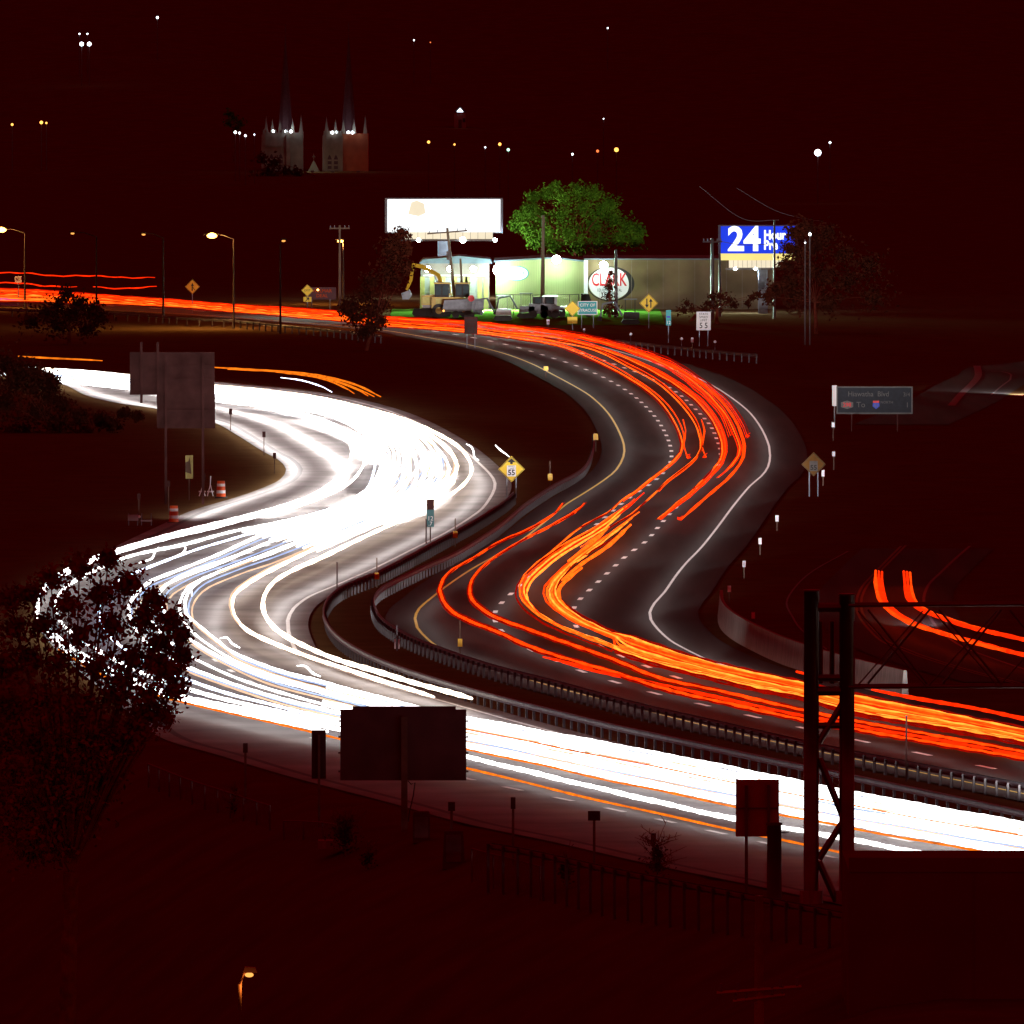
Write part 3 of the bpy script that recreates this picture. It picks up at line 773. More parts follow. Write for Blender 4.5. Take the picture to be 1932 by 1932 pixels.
# ------------------------------------------------------------------ road signs
def posts(t, xs, h, w=0.08, m='galv', z0=-0.1, y=0.06):
    for x in xs:
        MB().box(x - w / 2, x + w / 2, y, y + w, z0, h).build('post', m, t)
def place(px, py):
    g = G(px, py, 0.0)
    return g, S(g.y)
def diamond(px, py, base, half, label, glyph=None, m='sign_yellow', group=None, plate=None, npost=1):
    loc = G(px, base, 0)
    s = S(loc.y)
    t = thing('warning_sign', label, 'sign', loc, 0, group)
    h, zc = half / s, (base - py) / s
    MB().prism([(0, zc - h), (h, zc), (0, zc + h), (-h, zc)], -0.02, 0.02).build('panel', m, t)
    b = MB()
    for k in range(4):
        a0, a1 = math.pi / 2 * k, math.pi / 2 * (k + 1)
        p0, p1 = (math.cos(a0), math.sin(a0)), (math.cos(a1), math.sin(a1))
        o, i = h * 0.955, h * 0.90
        n = len(b.v)
        b.v += [(p0[0] * o, -0.024, zc + p0[1] * o), (p1[0] * o, -0.024, zc + p1[1] * o), (p1[0] * i, -0.024, zc + p1[1] * i), (p0[0] * i, -0.024, zc + p0[1] * i)]
        b.f.append((n, n + 1, n + 2, n + 3))
    b.build('border', 'black', t)
    if npost == 1:
        posts(t, [0], zc)
    else:
        posts(t, [-h * 0.35, h * 0.35], zc)
    return t, h, zc
def arrow(t, pts, y, m='black', name='arrow'):
    MB().prism(pts, y - 0.004, y).build(name, m, t)
t, h, zc = diamond(965, 885, 938, 25, 'yellow diamond sign with speed limit fifty-five plate standing in the median', npost=2)
MB().box(-0.34 * h, 0.34 * h, -0.032, -0.024, zc - 0.55 * h, zc + 0.28 * h).build('speed_plate', 'sign_white', t)
text('lettering', '55', 0.56 * h, 'black', t, (0, -0.04, zc - 0.28 * h), bold=0.012)
text('lettering', 'SPEED\nLIMIT', 0.19 * h, 'black', t, (0, -0.04, zc + 0.10 * h))
arrow(t, [(-0.1 * h, zc + 0.38 * h), (0.1 * h, zc + 0.38 * h), (0.1 * h, zc + 0.52 * h), (0.32 * h, zc + 0.52 * h), (0, zc + 0.84 * h), (-0.32 * h, zc + 0.52 * h), (-0.1 * h, zc + 0.52 * h)], -0.03)
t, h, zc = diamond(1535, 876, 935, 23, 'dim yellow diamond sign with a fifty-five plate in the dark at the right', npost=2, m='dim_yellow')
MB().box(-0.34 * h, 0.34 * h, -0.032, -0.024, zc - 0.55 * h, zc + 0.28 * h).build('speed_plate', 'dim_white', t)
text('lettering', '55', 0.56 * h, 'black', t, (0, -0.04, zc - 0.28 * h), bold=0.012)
t, h, zc = diamond(1224, 572, 618, 18, 'yellow diamond sign with one arrow up and one down before the tan wall')
for sx, up in ((-0.2, -1), (0.22, 1)):
    arrow(t, [(sx * h + a * h, zc + up * b_ * h) for a, b_ in ((-0.06, -0.48), (0.06, -0.48), (0.06, 0.15), (0.2, 0.15), (0, 0.5), (-0.2, 0.15), (-0.06, 0.15))], -0.026)
t, h, zc = diamond(1080, 582, 622, 15, 'yellow diamond sign half behind the green city-limit sign')
MB().box(-0.62 * h, 0.62 * h, -0.03, 0.0, zc - 1.9 * h, zc - 1.05 * h).build('supplement_plate', 'sign_yellow', t)
t, h, zc = diamond(363, 541, 590, 14, 'yellow merge sign above the far left trails')
arrow(t, [(a * h, zc + c * h) for a, c in ((-0.1, -0.55), (0.06, -0.55), (0.06, 0.1), (0.2, 0.1), (0, 0.55), (-0.2, 0.1), (-0.1, 0.1))], -0.026)
arrow(t, [(a * h, zc + c * h) for a, c in ((0.08, -0.15), (0.3, -0.5), (0.36, -0.42), (0.08, 0.0))], -0.026)
t, h, zc = diamond(580, 548, 590, 11.5, 'small yellow diamond exit sign with a plate, beside the red message board')
text('lettering', 'EXIT', 0.5 * h, 'black', t, (0, -0.03, zc))
MB().box(-0.65 * h, 0.65 * h, -0.03, 0.0, zc - 1.85 * h, zc - 1.05 * h).build('supplement_plate', 'sign_yellow', t)
arrow(t, [(a * h, zc + c * h) for a, c in ((-0.35, -1.75), (-0.25, -1.8), (0.15, -1.4), (0.15, -1.65), (0.3, -1.65), (0.3, -1.12), (-0.2, -1.15), (-0.2, -1.28), (0.0, -1.3))], -0.036)

def rect_sign(px0, py0, px1, py1, base, label, m, name='road_sign', border=None, post='galv', npost=2, th=0.04, group=None, cat='sign', Y=None, pw=0.08):
    cx = (px0 + px1) / 2
    loc = G(cx, base, 0)
    s = S(loc.y)
    t = thing(name, label, cat, loc, 0, group)
    w, z0, z1 = (px1 - px0) / s, (base - py1) / s, (base - py0) / s
    MB().box(-w / 2, w / 2, -th / 2, th / 2, z0, z1).build('panel', m, t)
    if border:
        e = min(w, z1 - z0) * 0.05
        y = -th / 2 - 0.004
        b = MB()
        b.box(-w / 2, w / 2, y, y + 0.003, z0, z0 + e).box(-w / 2, w / 2, y, y + 0.003, z1 - e, z1)
        b.box(-w / 2, -w / 2 + e, y, y + 0.003, z0 + e, z1 - e).box(w / 2 - e, w / 2, y, y + 0.003, z0 + e, z1 - e)
        b.build('border', border, t)
    posts(t, [0] if npost == 1 else [-w * 0.3, w * 0.3], z1 - 0.1, pw, post, y=th / 2 + 0.003)
    return t, w, z0, z1, s
t, w, z0, z1, s = rect_sign(1090, 568, 1127, 594, 618, 'teal city-limit sign reading CITY OF SYRACUSE', 'sign_green', border='sign_white')
text('lettering', 'CITY OF', 0.3 * (z1 - z0), 'sign_white', t, (0, -0.035, z0 + 0.70 * (z1 - z0)))
text('lettering', 'SYRACUSE', 0.3 * (z1 - z0), 'sign_white', t, (0, -0.035, z0 + 0.32 * (z1 - z0)), 0.95)
t, w, z0, z1, s = rect_sign(1314, 588, 1341, 623, 652, 'white speed limit sign reading fifty-five beyond the bend', 'sign_white')
text('lettering', '5 5', 0.42 * (z1 - z0), 'black', t, (0, -0.035, z0 + 0.24 * (z1 - z0)), 0.85, bold=0.01)
text('lettering', 'STATE\nSPEED\nLIMIT', 0.17 * (z1 - z0), 'black', t, (0, -0.035, z0 + 0.70 * (z1 - z0)))
t, w, z0, z1, s = rect_sign(876, 598, 901, 630, 656, 'dark speed limit sign on two posts in front of the far trails', 'sign_back')
text('lettering', '55', 0.45 * (z1 - z0), 'black', t, (0, -0.035, z0 + 0.22 * (z1 - z0)), bold=0.01)
text('lettering', 'SPEED\nLIMIT', 0.2 * (z1 - z0), 'black', t, (0, -0.035, z0 + 0.68 * (z1 - z0)))
t, w, z0, z1, s = rect_sign(1256.5, 585, 1266, 614, 645, 'narrow teal reference marker beyond the bend', 'sign_green', npost=1)
MB().box(-w * 0.35, w * 0.35, -0.03, -0.022, z0 + 0.5 * (z1 - z0), z0 + 0.62 * (z1 - z0)).build('shield', 'sign_blue', t)
text('lettering', '12', 0.3 * (z1 - z0), 'sign_white', t, (0, -0.03, z0 + 0.18 * (z1 - z0)))
t, w, z0, z1, s = rect_sign(805, 942, 819, 994, 1023, 'mile marker reading 12 point 7 in the median beside the white-lit road', 'sign_darkgreen', npost=1, post='rust_post')
text('lettering', '12', 0.22 * (z1 - z0), 'sign_white', t, (0, -0.03, z0 + 0.30 * (z1 - z0)))
text('lettering', '.7', 0.2 * (z1 - z0), 'sign_white', t, (0, -0.03, z0 + 0.11 * (z1 - z0)))
MB().box(-w / 2, w / 2, -0.026, -0.021, z0 + 0.62 * (z1 - z0), z1 - 0.01).build('faded_plate', 'sign_back', t)
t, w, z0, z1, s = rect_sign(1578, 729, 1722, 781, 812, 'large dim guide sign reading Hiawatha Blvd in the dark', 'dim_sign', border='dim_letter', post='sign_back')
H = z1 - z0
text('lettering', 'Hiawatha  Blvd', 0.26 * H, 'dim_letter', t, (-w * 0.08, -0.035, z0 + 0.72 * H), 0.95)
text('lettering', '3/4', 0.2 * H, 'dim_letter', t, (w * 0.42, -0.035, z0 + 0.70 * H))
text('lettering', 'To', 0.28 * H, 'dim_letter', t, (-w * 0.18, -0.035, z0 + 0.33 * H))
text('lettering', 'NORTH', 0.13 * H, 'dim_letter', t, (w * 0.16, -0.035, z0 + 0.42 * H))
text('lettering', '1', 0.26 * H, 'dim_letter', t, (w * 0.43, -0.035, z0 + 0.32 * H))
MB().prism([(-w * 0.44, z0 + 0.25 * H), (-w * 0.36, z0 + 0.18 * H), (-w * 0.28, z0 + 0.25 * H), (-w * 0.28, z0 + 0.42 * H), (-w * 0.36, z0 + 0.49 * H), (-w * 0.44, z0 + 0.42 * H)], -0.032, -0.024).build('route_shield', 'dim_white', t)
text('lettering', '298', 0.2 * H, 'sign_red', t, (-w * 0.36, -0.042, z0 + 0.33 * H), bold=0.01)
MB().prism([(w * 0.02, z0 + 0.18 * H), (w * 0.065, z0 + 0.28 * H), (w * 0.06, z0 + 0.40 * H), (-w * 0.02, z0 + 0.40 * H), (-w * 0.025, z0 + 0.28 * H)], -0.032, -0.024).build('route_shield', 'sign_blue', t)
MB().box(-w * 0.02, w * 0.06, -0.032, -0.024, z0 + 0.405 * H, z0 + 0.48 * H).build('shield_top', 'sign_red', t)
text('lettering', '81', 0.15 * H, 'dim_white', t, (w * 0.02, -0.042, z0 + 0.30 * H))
t, w, z0, z1, s = rect_sign(1570, 727, 1579, 766, 806, 'white strip marker touching the left of the large dim guide sign', 'sign_white', npost=1, post='dark_steel')
t, w, z0, z1, s = rect_sign(28, 521, 41, 533, 575, 'small grey sign reading NO at the far left', 'sign_white', npost=1)
text('lettering', 'NO', 0.5 * (z1 - z0), 'black', t, (0, -0.03, (z0 + z1) / 2))
# red message board behind the exit sign
t, w, z0, z1, s = rect_sign(577, 542, 634, 565, 585, 'dark electronic board with dim red letters behind the small diamond sign', 'black_panel', name='message_board', post='dark_steel')
text('lettering', 'WELMAR\nDEAL', 0.4 * (z1 - z0), 'led_red', t, (0.1, -0.03, (z0 + z1) / 2))
MB().ball((-w * 0.1, -0.1, z1 - 0.25), 0.1).build('lamp', 'lamp_sodium', t)

# backs of signs along the inbound road
t = thing('rear_facing_sign', 'big dark sign seen from behind, two stacked panels left of the white bend', 'sign', G(330, 950, 0))
s = S(t.location.y)
X = lambda px: (px - 330) / s
Z = lambda py: (950 - py) / s
for k in range(4):
    MB().box(X(245 + 40 * k) + 0.002, X(285 + 40 * k) + 0.001, -0.04 + 0.012 * (k % 2), 0.04 + 0.02 * (k % 2), Z(744.6), Z(664)).build('panel', 'sign_back', t)
for k in range(2):
    MB().box(X(296 + 55 * k) + 0.002, X(351 + 55 * k) + 0.001, 0.07 + 0.012 * k, 0.14, Z(808), Z(743)).build('panel', 'sign_back', t)
for px, top in ((267, 645), (298, 645), (313, 670), (383, 670)):
    MB().box(X(px) - 0.08, X(px) + 0.08, -0.22, -0.045, -0.1 if px > 300 else Z(760), Z(top)).build('post', 'sign_back', t)
for py in (690, 715, 775):
    MB().box(X(250 if py < 740 else 300), X(402), -0.12, -0.045, Z(py) - 0.05, Z(py) + 0.05).build('stringer', 'sign_back', t)
t, w, z0, z1, s = rect_sign(350, 859, 364, 903, 942, 'upright tan sign back with dark stains left of the white bend', 'pilaster', npost=1, post='rust_post')
MB().prism([(-w * 0.5, z0 + 0.28 * (z1 - z0)), (w * 0.3, z0 + 0.2 * (z1 - z0)), (w * 0.2, z0 + 0.6 * (z1 - z0)), (w * 0.05, z0 + 0.92 * (z1 - z0)), (-w * 0.1, z0 + 0.75 * (z1 - z0)), (-w * 0.5, z0 + 0.7 * (z1 - z0))], -0.028, -0.021).build('stain', 'rust_post', t)

# near panels beside the shoulder (stand on the bank)
def bank_loc(px, base, Yd=None):
    p = G(px, base, 0)
    return p
def near_panel(x0, y0, x1, y1, px_post, base, label, m, name, post_w, th=0.25, two=None, post_m='rust_post', extra=None):
    loc = G(px_post, base, 0)
    s = S(loc.y)
    zg = TZ(loc.x, loc.y)
    t = thing(name, label, 'sign', (loc.x, loc.y, zg))
    X = lambda px: (px - px_post) / s
    Z = lambda py: (base - py) / s - zg
    MB().box(X(x0), X(x1), -th / 2, th / 2, Z(y1), Z(y0)).build('panel', m, t)
    MB().box(-post_w / 2, post_w / 2, -th / 2 - 0.14, -th / 2 - 0.004, -0.2, Z(y0) - 0.1 * (Z(y0) - Z(y1))).build('post', post_m, t)
    return t, X, Z, s
t, X, Z, s = near_panel(642, 1338, 880, 1472, 763, 1556, 'large black message board seen from behind against the white streaks', 'black_panel', 'message_board', 0.26)
MB().box(X(665), X(860), -0.1, 0.1, Z(1338) + 0.002, Z(1332)).build('top_hood', 'black_panel', t)
for py in (1360, 1390, 1420, 1455):
    for side in (640, 882):
        MB().box(X(side) - 0.04, X(side) + 0.04, -0.05, 0.05, Z(py) - 0.04, Z(py) + 0.04).build('latch', 'dark_steel', t)
MB().tube([(X(770), -0.1, Z(1473)), (X(776), -0.15, Z(1479)), (X(783), -0.15, Z(1476)), (X(780), -0.15, Z(1500)), (X(773), -0.15, Z(1530)), (X(770), -0.1, Z(1550))], 0.025, 5).build('cable', 'rubber', t)
MB().box(X(600), X(660), -0.5, 0.5, Z(1600), Z(1585)).build('footing', 'concrete', t)
t2 = thing('control_cabinet', 'dark rounded cabinet at the foot of the black message board', 'cabinet', (*G(795, 1570, 0).xy, TZ(*G(795, 1570, 0).xy)))
s = S(t2.location.y)
MB().box(-0.35, 0.35, -0.3, 0.3, -0.1, 1.05).build('body', 'black_panel', t2)
MB().prism([(-0.36, 1.05), (0.36, 1.05), (0.3, 1.18), (-0.3, 1.18)], -0.31, 0.31).build('lid', 'black_panel', t2)
MB().box(-0.28, 0.28, -0.33, -0.304, 0.1, 0.95).build('door', 'dark_steel', t2)
t2 = thing('control_cabinet', 'dark taller cabinet with a square marker behind it, right of the black message board', 'cabinet', (*G(856, 1595, 0).xy, TZ(*G(856, 1595, 0).xy)))
MB().prism([(-0.46, -0.2), (0.46, -0.2), (0.38, 1.35), (-0.38, 1.35)], -0.3, 0.3).build('body', 'black_panel', t2)
MB().box(-0.3, 0.3, -0.33, -0.304, 0.1, 1.2).build('door', 'dark_steel', t2)
near_panel(588, 1377, 615, 1469, 602, 1530, 'narrow upright sign seen from behind left of the black message board', 'sign_back', 'rear_facing_sign', 0.1, th=0.05)
t, X, Z, s = near_panel(1388, 1470, 1470, 1578, 1408, 1680, 'reddish brown sign back left of the gantry posts', 'brown_panel', 'rear_facing_sign', 0.12, th=0.06)
MB().box(X(1450) - 0.05, X(1450) + 0.05, -0.15, -0.035, Z(1578), Z(1480)).build('stiffener', 'dark_steel', t)
MB().box(X(1390), X(1468), -0.1, -0.035, Z(1524) - 0.02, Z(1524) + 0.02).build('seam_bar', 'dark_steel', t)

# ------------------------------------------------------------------ delineators
def delineator(px, top, base, label, m, pw=6.5, ph=12, post=True, group=None, below=0, post_m='rust_post', zpost=0.07):
    loc = G(px, base, 0)
    s = S(loc.y)
    zg = TZ(loc.x, loc.y)
    t = thing('delineator', label, 'delineator', (loc.x, loc.y, zg), 0, group)
    z1 = (base - top) / s - zg
    MB().box(-zpost / 2, zpost / 2, 0.012, 0.05, -0.1, z1).build('post', post_m, t)
    zc = z1 - below / s
    MB().box(-pw / 2 / s, pw / 2 / s, -0.012, 0.01, zc - ph / s, zc).build('reflector', m, t)
    return t
for px, top, base, l in ((1466, 972, 1000, 'white roadside reflector beside the upper right curve, farthest of five'), (1434, 1015, 1045, 'white roadside reflector, second farthest of five down the right side'),
                         (1404, 1058, 1090, 'white roadside reflector in the middle of five down the right side'), (1376, 1105, 1140, 'white roadside reflector right at the tip of the barrier wall'),
                         (1421, 1155, 1200, 'white roadside reflector above the barrier wall'), (1572, 797, 830, 'small white reflector on a tall post by the lit grass'), (1573, 852, 885, 'small white reflector right of the dim diamond sign'),
                         (1553, 887, 915, 'small white reflector at the lower right of the dim diamond sign'), (1306, 637, 655, 'white reflector below the white speed limit sign'), (1034, 603, 622, 'white reflector on the grass before the clad shed')):
    delineator(px, top, base, l, 'reflect_white', 6.5 if base > 700 and px < 1500 else 5.5, 12 if base > 900 else 9)
for px, py, l in ((1190, 631, 'tiny white knob reflector on the far rail, leftmost'), (1286, 640, 'tiny white knob reflector on the far rail, second from left'), (1349, 646, 'tiny white knob reflector right of the small teal plate'), (1102, 623, 'tiny white knob reflector over the outer red streak')):
    loc = G(px, py + 16, 0)
    t = thing('knob_reflector', l, 'reflector', loc)
    MB().tube([(0, 0, 0), (0, 0, 0.7)], 0.03).build('post', 'galv', t)
    MB().ball((0, -0.02, 0.78), 0.13).build('knob', 'reflect_white', t)
for px, top, base, ph, below, l in ((1030, 691, 712, 8, 0, 'small yellow reflector in the grass of the upper median'), (1124, 818, 850, 12, 0, 'yellow reflector at the inner edge of the upper bend'), (1038, 870, 925, 13, 24, 'yellow reflector right of the fifty-five diamond sign'),
                                    (859, 978, 1030, 13, 24, 'yellow reflector post beside the mile marker'), (711, 1052, 1107, 13, 28, 'yellow reflector post at the median rail, middle'), (868, 1170, 1245, 15, 35, 'tall post with a yellow reflector beside the lower bend')):
    delineator(px, top, base, l, 'reflect_yellow', 9, ph, below=below)
for px, top, base, l in ((636, 1062, 1110, 'bare dark post at the inner end of the median rail'), (804, 980, 1026, 'bare dark post touching the mile marker'), (1710, 1352, 1472, 'dark post before the red streaks at the right')):
    loc = G(px, base, 0)
    t = thing('marker_post', l, 'post', loc)
    h = (base - top) / S(loc.y)
    MB().tube([(0, 0, -0.1), (0, 0, h)], 0.045, 6).build('shaft', 'sign_back', t)
    MB().tube([(0, 0, h), (0, 0, h + 0.05)], 0.06, 6).build('cap', 'dark_steel', t)
t = thing('twin_marker', 'pair of white marker strips in the lower median', 'marker', G(749, 1226, 0))
s = S(t.location.y)
for dx in (-0.1, 0.1):
    MB().box(dx - 0.035, dx + 0.035, -0.01, 0.01, 0.05, 20 / s).build('strip', 'reflect_white', t)
MB().box(-0.03, 0.03, 0.015, 0.05, -0.05, 46 / s).build('post', 'galv', t)
for px, top, base, l in ((435, 771, 812, 'marker post at the left edge of the upper bend, farthest'), (498, 814, 858, 'marker post at the left edge of the upper bend, middle'), (518, 854, 892, 'marker post at the tip of the grass by the upper bend'),
                         (318, 907, 965, 'marker post standing before the big sign back'), (262, 931, 985, 'marker post left of the road-work barrel'), (385, 894, 925, 'dim marker post between the two white barricades')):
    delineator(px, top, base, l, 'sign_back', 6, 11, zpost=0.06)
for px, top, base, w, ph, l in ((463, 1402, 1490, 9, 18, 'marker post above the chain-link fence at the lower left'), (852, 1513, 1560, 13, 17, 'square marker standing over the taller cabinet'), (968, 1504, 1610, 9, 22, 'marker post right of the cabinets with a narrow plate'),
                                (1121, 1530, 1625, 23, 18, 'post with a wide square plate beside the near shoulder'), (1233, 1572, 1640, 10, 20, 'marker post behind the bare shrub')):
    delineator(px, top, base, l, 'sign_back', w, ph, zpost=0.1)

# road-work things by the upper left shoulder
def barrel(px, base, label):
    loc = G(px, base, 0)
    t = thing('traffic_barrel', label, 'barrel', loc)
    for k, (z0, z1, m) in enumerate(((0, 0.25, 'orange'), (0.25, 0.45, 'sign_white'), (0.45, 0.7, 'orange'), (0.7, 0.88, 'sign_white'), (0.88, 1.05, 'orange'))):
        MB().tube([(0, 0, z0), (0, 0, z1)], 0.3 - 0.012 * k, 12, True).build('band', m, t)
    MB().tube([(0, 0, -0.06), (0, 0, 0.04)], 0.42, 12).build('base', 'rubber', t)
barrel(417, 938, 'orange and white traffic barrel beside the white barricades')
barrel(328, 986, 'orange traffic barrel lower left near the tree')
def a_frame(px, base, h, label, rot):
    loc = G(px, base, 0)
    t = thing('barricade', label, 'barricade', loc, rot)
    MB().tube([(-0.18, 0, 0), (0.02, 0, h * 0.55), (0.06, 0, h)], 0.035, 5).build('leg', 'sign_white', t)
    MB().tube([(0.22, 0, 0), (0.04, 0, h * 0.55)], 0.035, 5).build('leg', 'sign_white', t)
    MB().box(-0.2, 0.26, 0.03, 0.06, 0.25, 0.34).build('rail', 'sign_white', t)
a_frame(381, 936, 1.05, 'small white folding barricade, left of two', 0.15)
a_frame(396, 936, 1.3, 'taller white folding barricade leaning, right of two', -0.3)
t = thing('sawhorse', 'low grey sawhorse with a bright lens at the dark left shoulder', 'sawhorse', G(258, 990, 0))
MB().box(-0.55, 0.1, -0.02, 0.02, 0.25, 0.62).build('board', 'shutter', t)
MB().box(0.25, 0.95, -0.02, 0.02, 0.2, 0.3).build('board', 'shutter', t)
for x in (-0.5, 0.05, 0.3, 0.9):
    MB().box(x - 0.03, x + 0.03, 0.025, 0.08, -0.05, 0.7).build('leg', 'galv', t)
MB().ball((0.16, -0.03, 0.5), 0.09).build('lens', 'reflect_white', t)

# ------------------------------------------------------------------ gantry over the road at the right
gl = G(1565, 1702, 0)
gs = S(gl.y)
gz = TZ(gl.x, gl.y)
gan = thing('sign_gantry', 'steel sign gantry with two thick round posts and a truss arm', 'gantry', (gl.x, gl.y, gz))
GX = lambda px: (px - 1565) / gs
GZ = lambda py: (1702 - py) / gs - gz
for px, top in ((1530.5, 1114), (1597.5, 1121)):
    MB().tube([(GX(px), 0, -0.3), (GX(px), 0, GZ(top))], 14.5 / gs, 20).build('post', 'gantry_steel', gan, True)
    MB().tube([(GX(px), 0, GZ(top)), (GX(px), 0, GZ(top) + 0.05)], 16 / gs, 20).build('post_cap', 'gantry_steel', gan)
    MB().tube([(GX(px), 0, -0.4), (GX(px), 0, GZ(1680))], 22 / gs, 16).build('footing', 'concrete', gan)
for px in (1548, 1570):
    MB().tube([(GX(px), 0.6, GZ(1290)), (GX(px), 0.6, GZ(1172))], 5 / gs, 8).build('upright', 'gantry_steel', gan)
for py, r in ((1145, 9), (1278, 7), (1303, 9), (1368, 6)):
    MB().tube([(GX(1534), 0, GZ(py)), (GX(1594), 0, GZ(py))], r / gs, 8).build('cross_bar', 'gantry_steel', gan)
for a, c in (((1545, 1400), (1590, 1325)), ((1545, 1430), (1590, 1540)), ((1545, 1620), (1590, 1550)), ((1545, 1625), (1578, 1700))):
    MB().tube([(GX(a[0]), 0, GZ(a[1])), (GX(c[0]), 0, GZ(c[1]))], 6.5 / gs, 8).build('brace', 'gantry_steel', gan)
for yo in (-0.7, 0.7):
    MB().tube([(GX(1600), yo, GZ(1140) ), (GX(2020), yo, GZ(1137))], 3.2 / gs, 8).build('chord', 'gantry_steel', gan)
    MB().tube([(GX(1600), yo, GZ(1294)), (GX(2020), yo, GZ(1292))], 3.2 / gs, 8).build('chord', 'gantry_steel', gan)
dz = [(1618, 1290, 1740, 1150), (1618, 1150, 1745, 1290), (1752, 1290, 1880, 1150), (1760, 1150, 1880, 1290), (1886, 1290, 2010, 1150)]
for k, (x0, y0, x1, y1) in enumerate(dz):
    MB().tube([(GX(x0), -0.7, GZ(y0)), (GX(x1), -0.7, GZ(y1))], 1.6 / gs, 6).build('diagonal', 'gantry_steel', gan)
    MB().tube([(GX(x0 + 20), 0.7, GZ(y1)), (GX(x1 + 10), 0.7, GZ(y0))], 2.4 / gs, 6).build('diagonal', 'gantry_steel', gan)
MB().tube([(GX(1611), -0.3, GZ(1170)), (GX(1611), -0.3, GZ(1290))], 1.8 / gs, 6).build('conduit', 'galv', gan)
# thick pole left of the gantry
pl = G(1460, 1695, 0)
t = thing('thick_pole', 'thick dark pole overlapping the reddish sign back', 'pole', (pl.x, pl.y - 1.0, TZ(pl.x, pl.y - 1.0)))
MB().tube([(0, 0, -0.3), (0, 0, 2.9)], 0.29, 12, True, 0.27).build('shaft', 'black_panel', t, True)
MB().tube([(-0.3, 0, 2.62), (0.55, 0, 2.62)], 0.06, 6, True, 0.02).build('bracket', 'black_panel', t)
MB().tube([(0, 0, 2.9), (0, 0, 3.0)], 0.31, 12).build('cap', 'black_panel', t)

# dark flat-roofed building at the lower right
bY = 585.0
p0 = AT(1603, 1619, bY)
zb = TZ(p0.x, bY) - 1
bld = thing('flat_roof_building', 'dark flat-roofed building filling the lower right corner', 'building', (p0.x, bY, zb))
H = p0.z - zb
MB().box(0, 26, 0.2, 14, 0, H - 0.5).build('wall', 'dark_wall', bld)
MB().box(-0.02, 26.02, 0.17, 0.5, H - 0.497, H).build('parapet', 'dark_wall', bld)
for k in range(1, 6):
    MB().box(4.3 * k - 0.02, 4.3 * k + 0.02, 0.185, 0.198, 0.5, H - 0.5).build('wall_joint', 'dark_wall', bld)

# ------------------------------------------------------------------ lower foreground: lamp, utility pole, fence
def street_lamp(x, y, z0, ztop, arm, label, m, lit=0.0, col=(1, 0.45, 0.1), group=None, size=0.35, pole_m='lamp_post', cut=0.07):
    t = thing('street_lamp', label, 'street lamp', (x, y, z0), 0, group)
    h = ztop - z0
    MB().tube([(0, 0, -0.2), (0, 0, h * 0.5), (0, 0, h - 0.3)], 0.11, 8, True, 0.06).build('pole', pole_m, t, True)
    MB().tube([(0, 0, h - 0.35), (arm * 0.5, 0, h + 0.05), (arm, 0, h + 0.1)], 0.05, 6).build('arm', pole_m, t)
    sg = 1 if arm >= 0 else -1
    MB().prism([(arm - sg * size * 0.7, h + 0.05), (arm + sg * size * 0.9, h + 0.05), (arm + sg * size * 0.7, h + 0.2), (arm - sg * size * 0.5, h + 0.22)], -0.16, 0.16).build('lamp_head', pole_m, t)
    MB().ball((arm, 0, h - 0.02), size * 0.5, 10, 6, 0.55).build('lens', m, t)
    if lit:
        l = D.lights.new('lamp_glow', 'POINT')
        l.energy = lit
        l.color = col
        l.shadow_soft_size = 0.3
        o = D.objects.new('lamp_glow', l)
        COL.objects.link(o)
        o.parent = t
        o.location = (arm, -0.1, h - 0.45)
    return t
q = AT(466, 1838, 500)
street_lamp(AT(452, 1838, 500).x, 500, TZ(q.x, 500), q.z, 14 / 64.0 * 1.3, 'sodium street lamp on a lone pole at the bottom left', 'lamp_sodium_dim', 40.0, size=0.26, pole_m='brown_panel')
for px, top, lx, ly, base, m, lit, l in ((47, 433, 3, 433, 582, 'lamp_sodium', 5200, 'lit street lamp at the left edge of the far road'), (182, 440, 137, 440, 590, 'lamp_sodium_dim', 0, 'dim street lamp second from the left on the far road'),
                                         (308, 442, 271, 442, 607, 'lamp_sodium_dim', 0, 'dim street lamp third from the left on the far road'), (441, 444, 400, 444, 619, 'lamp_sodium', 6000, 'brightest street lamp of the far left road'),
                                         (529, 454, 535, 454, 629, 'lamp_sodium_dim', 0, 'dim street lamp nearest the bushy tree on the far road')):
    g_ = G(px, base, 0)
    s = S(g_.y)
    street_lamp(g_.x, g_.y, 0, (base - top) / s, (lx - px) / s, l, m, lit, (1, 0.5, 0.14), size=0.95 if lit else 0.36)
def utility_pole(px, top, base, label, arms=(), lean=0.0, r=0.16, Y=None, zb=None, m='wood'):
    loc = G(px, base, 0) if Y is None else AT(px, base, Y)
    if zb is not None:
        loc.z = zb
    s = S(loc.y)
    h = (base - top) / s if Y is None else (AT(px, top, Y).z - loc.z)
    t = thing('utility_pole', label, 'utility pole', loc)
    MB().tube([(0, 0, -0.3), (lean * h * 0.5, 0, h * 0.5), (lean * h, 0, h)], r, 8, True, r * 0.7).build('pole', m, t, True)
    for dz_, hw, tilt in arms:
        MB().tube([(lean * h - hw, -0.12, h - dz_ - tilt), (lean * h + hw, -0.12, h - dz_ + tilt)], 0.07, 4).build('crossarm', m, t)
        for k in (-0.9, -0.5, 0.5, 0.9):
            MB().tube([(lean * h + k * hw, -0.12, h - dz_ + k * tilt + 0.07), (lean * h + k * hw, -0.12, h - dz_ + k * tilt + 0.3)], 0.05, 6).build('insulator', 'galv', t)
    return t
utility_pole(1432, 1690, 2000, 'dim wooden utility pole with crossarms at the bottom right', ((2.9, 1.3, 0.1), (3.15, 0.8, 0.1)), 0.0, 0.18, Y=520, m='brown_panel', zb=TZ(AT(1432, 1690, 520).x, 520))
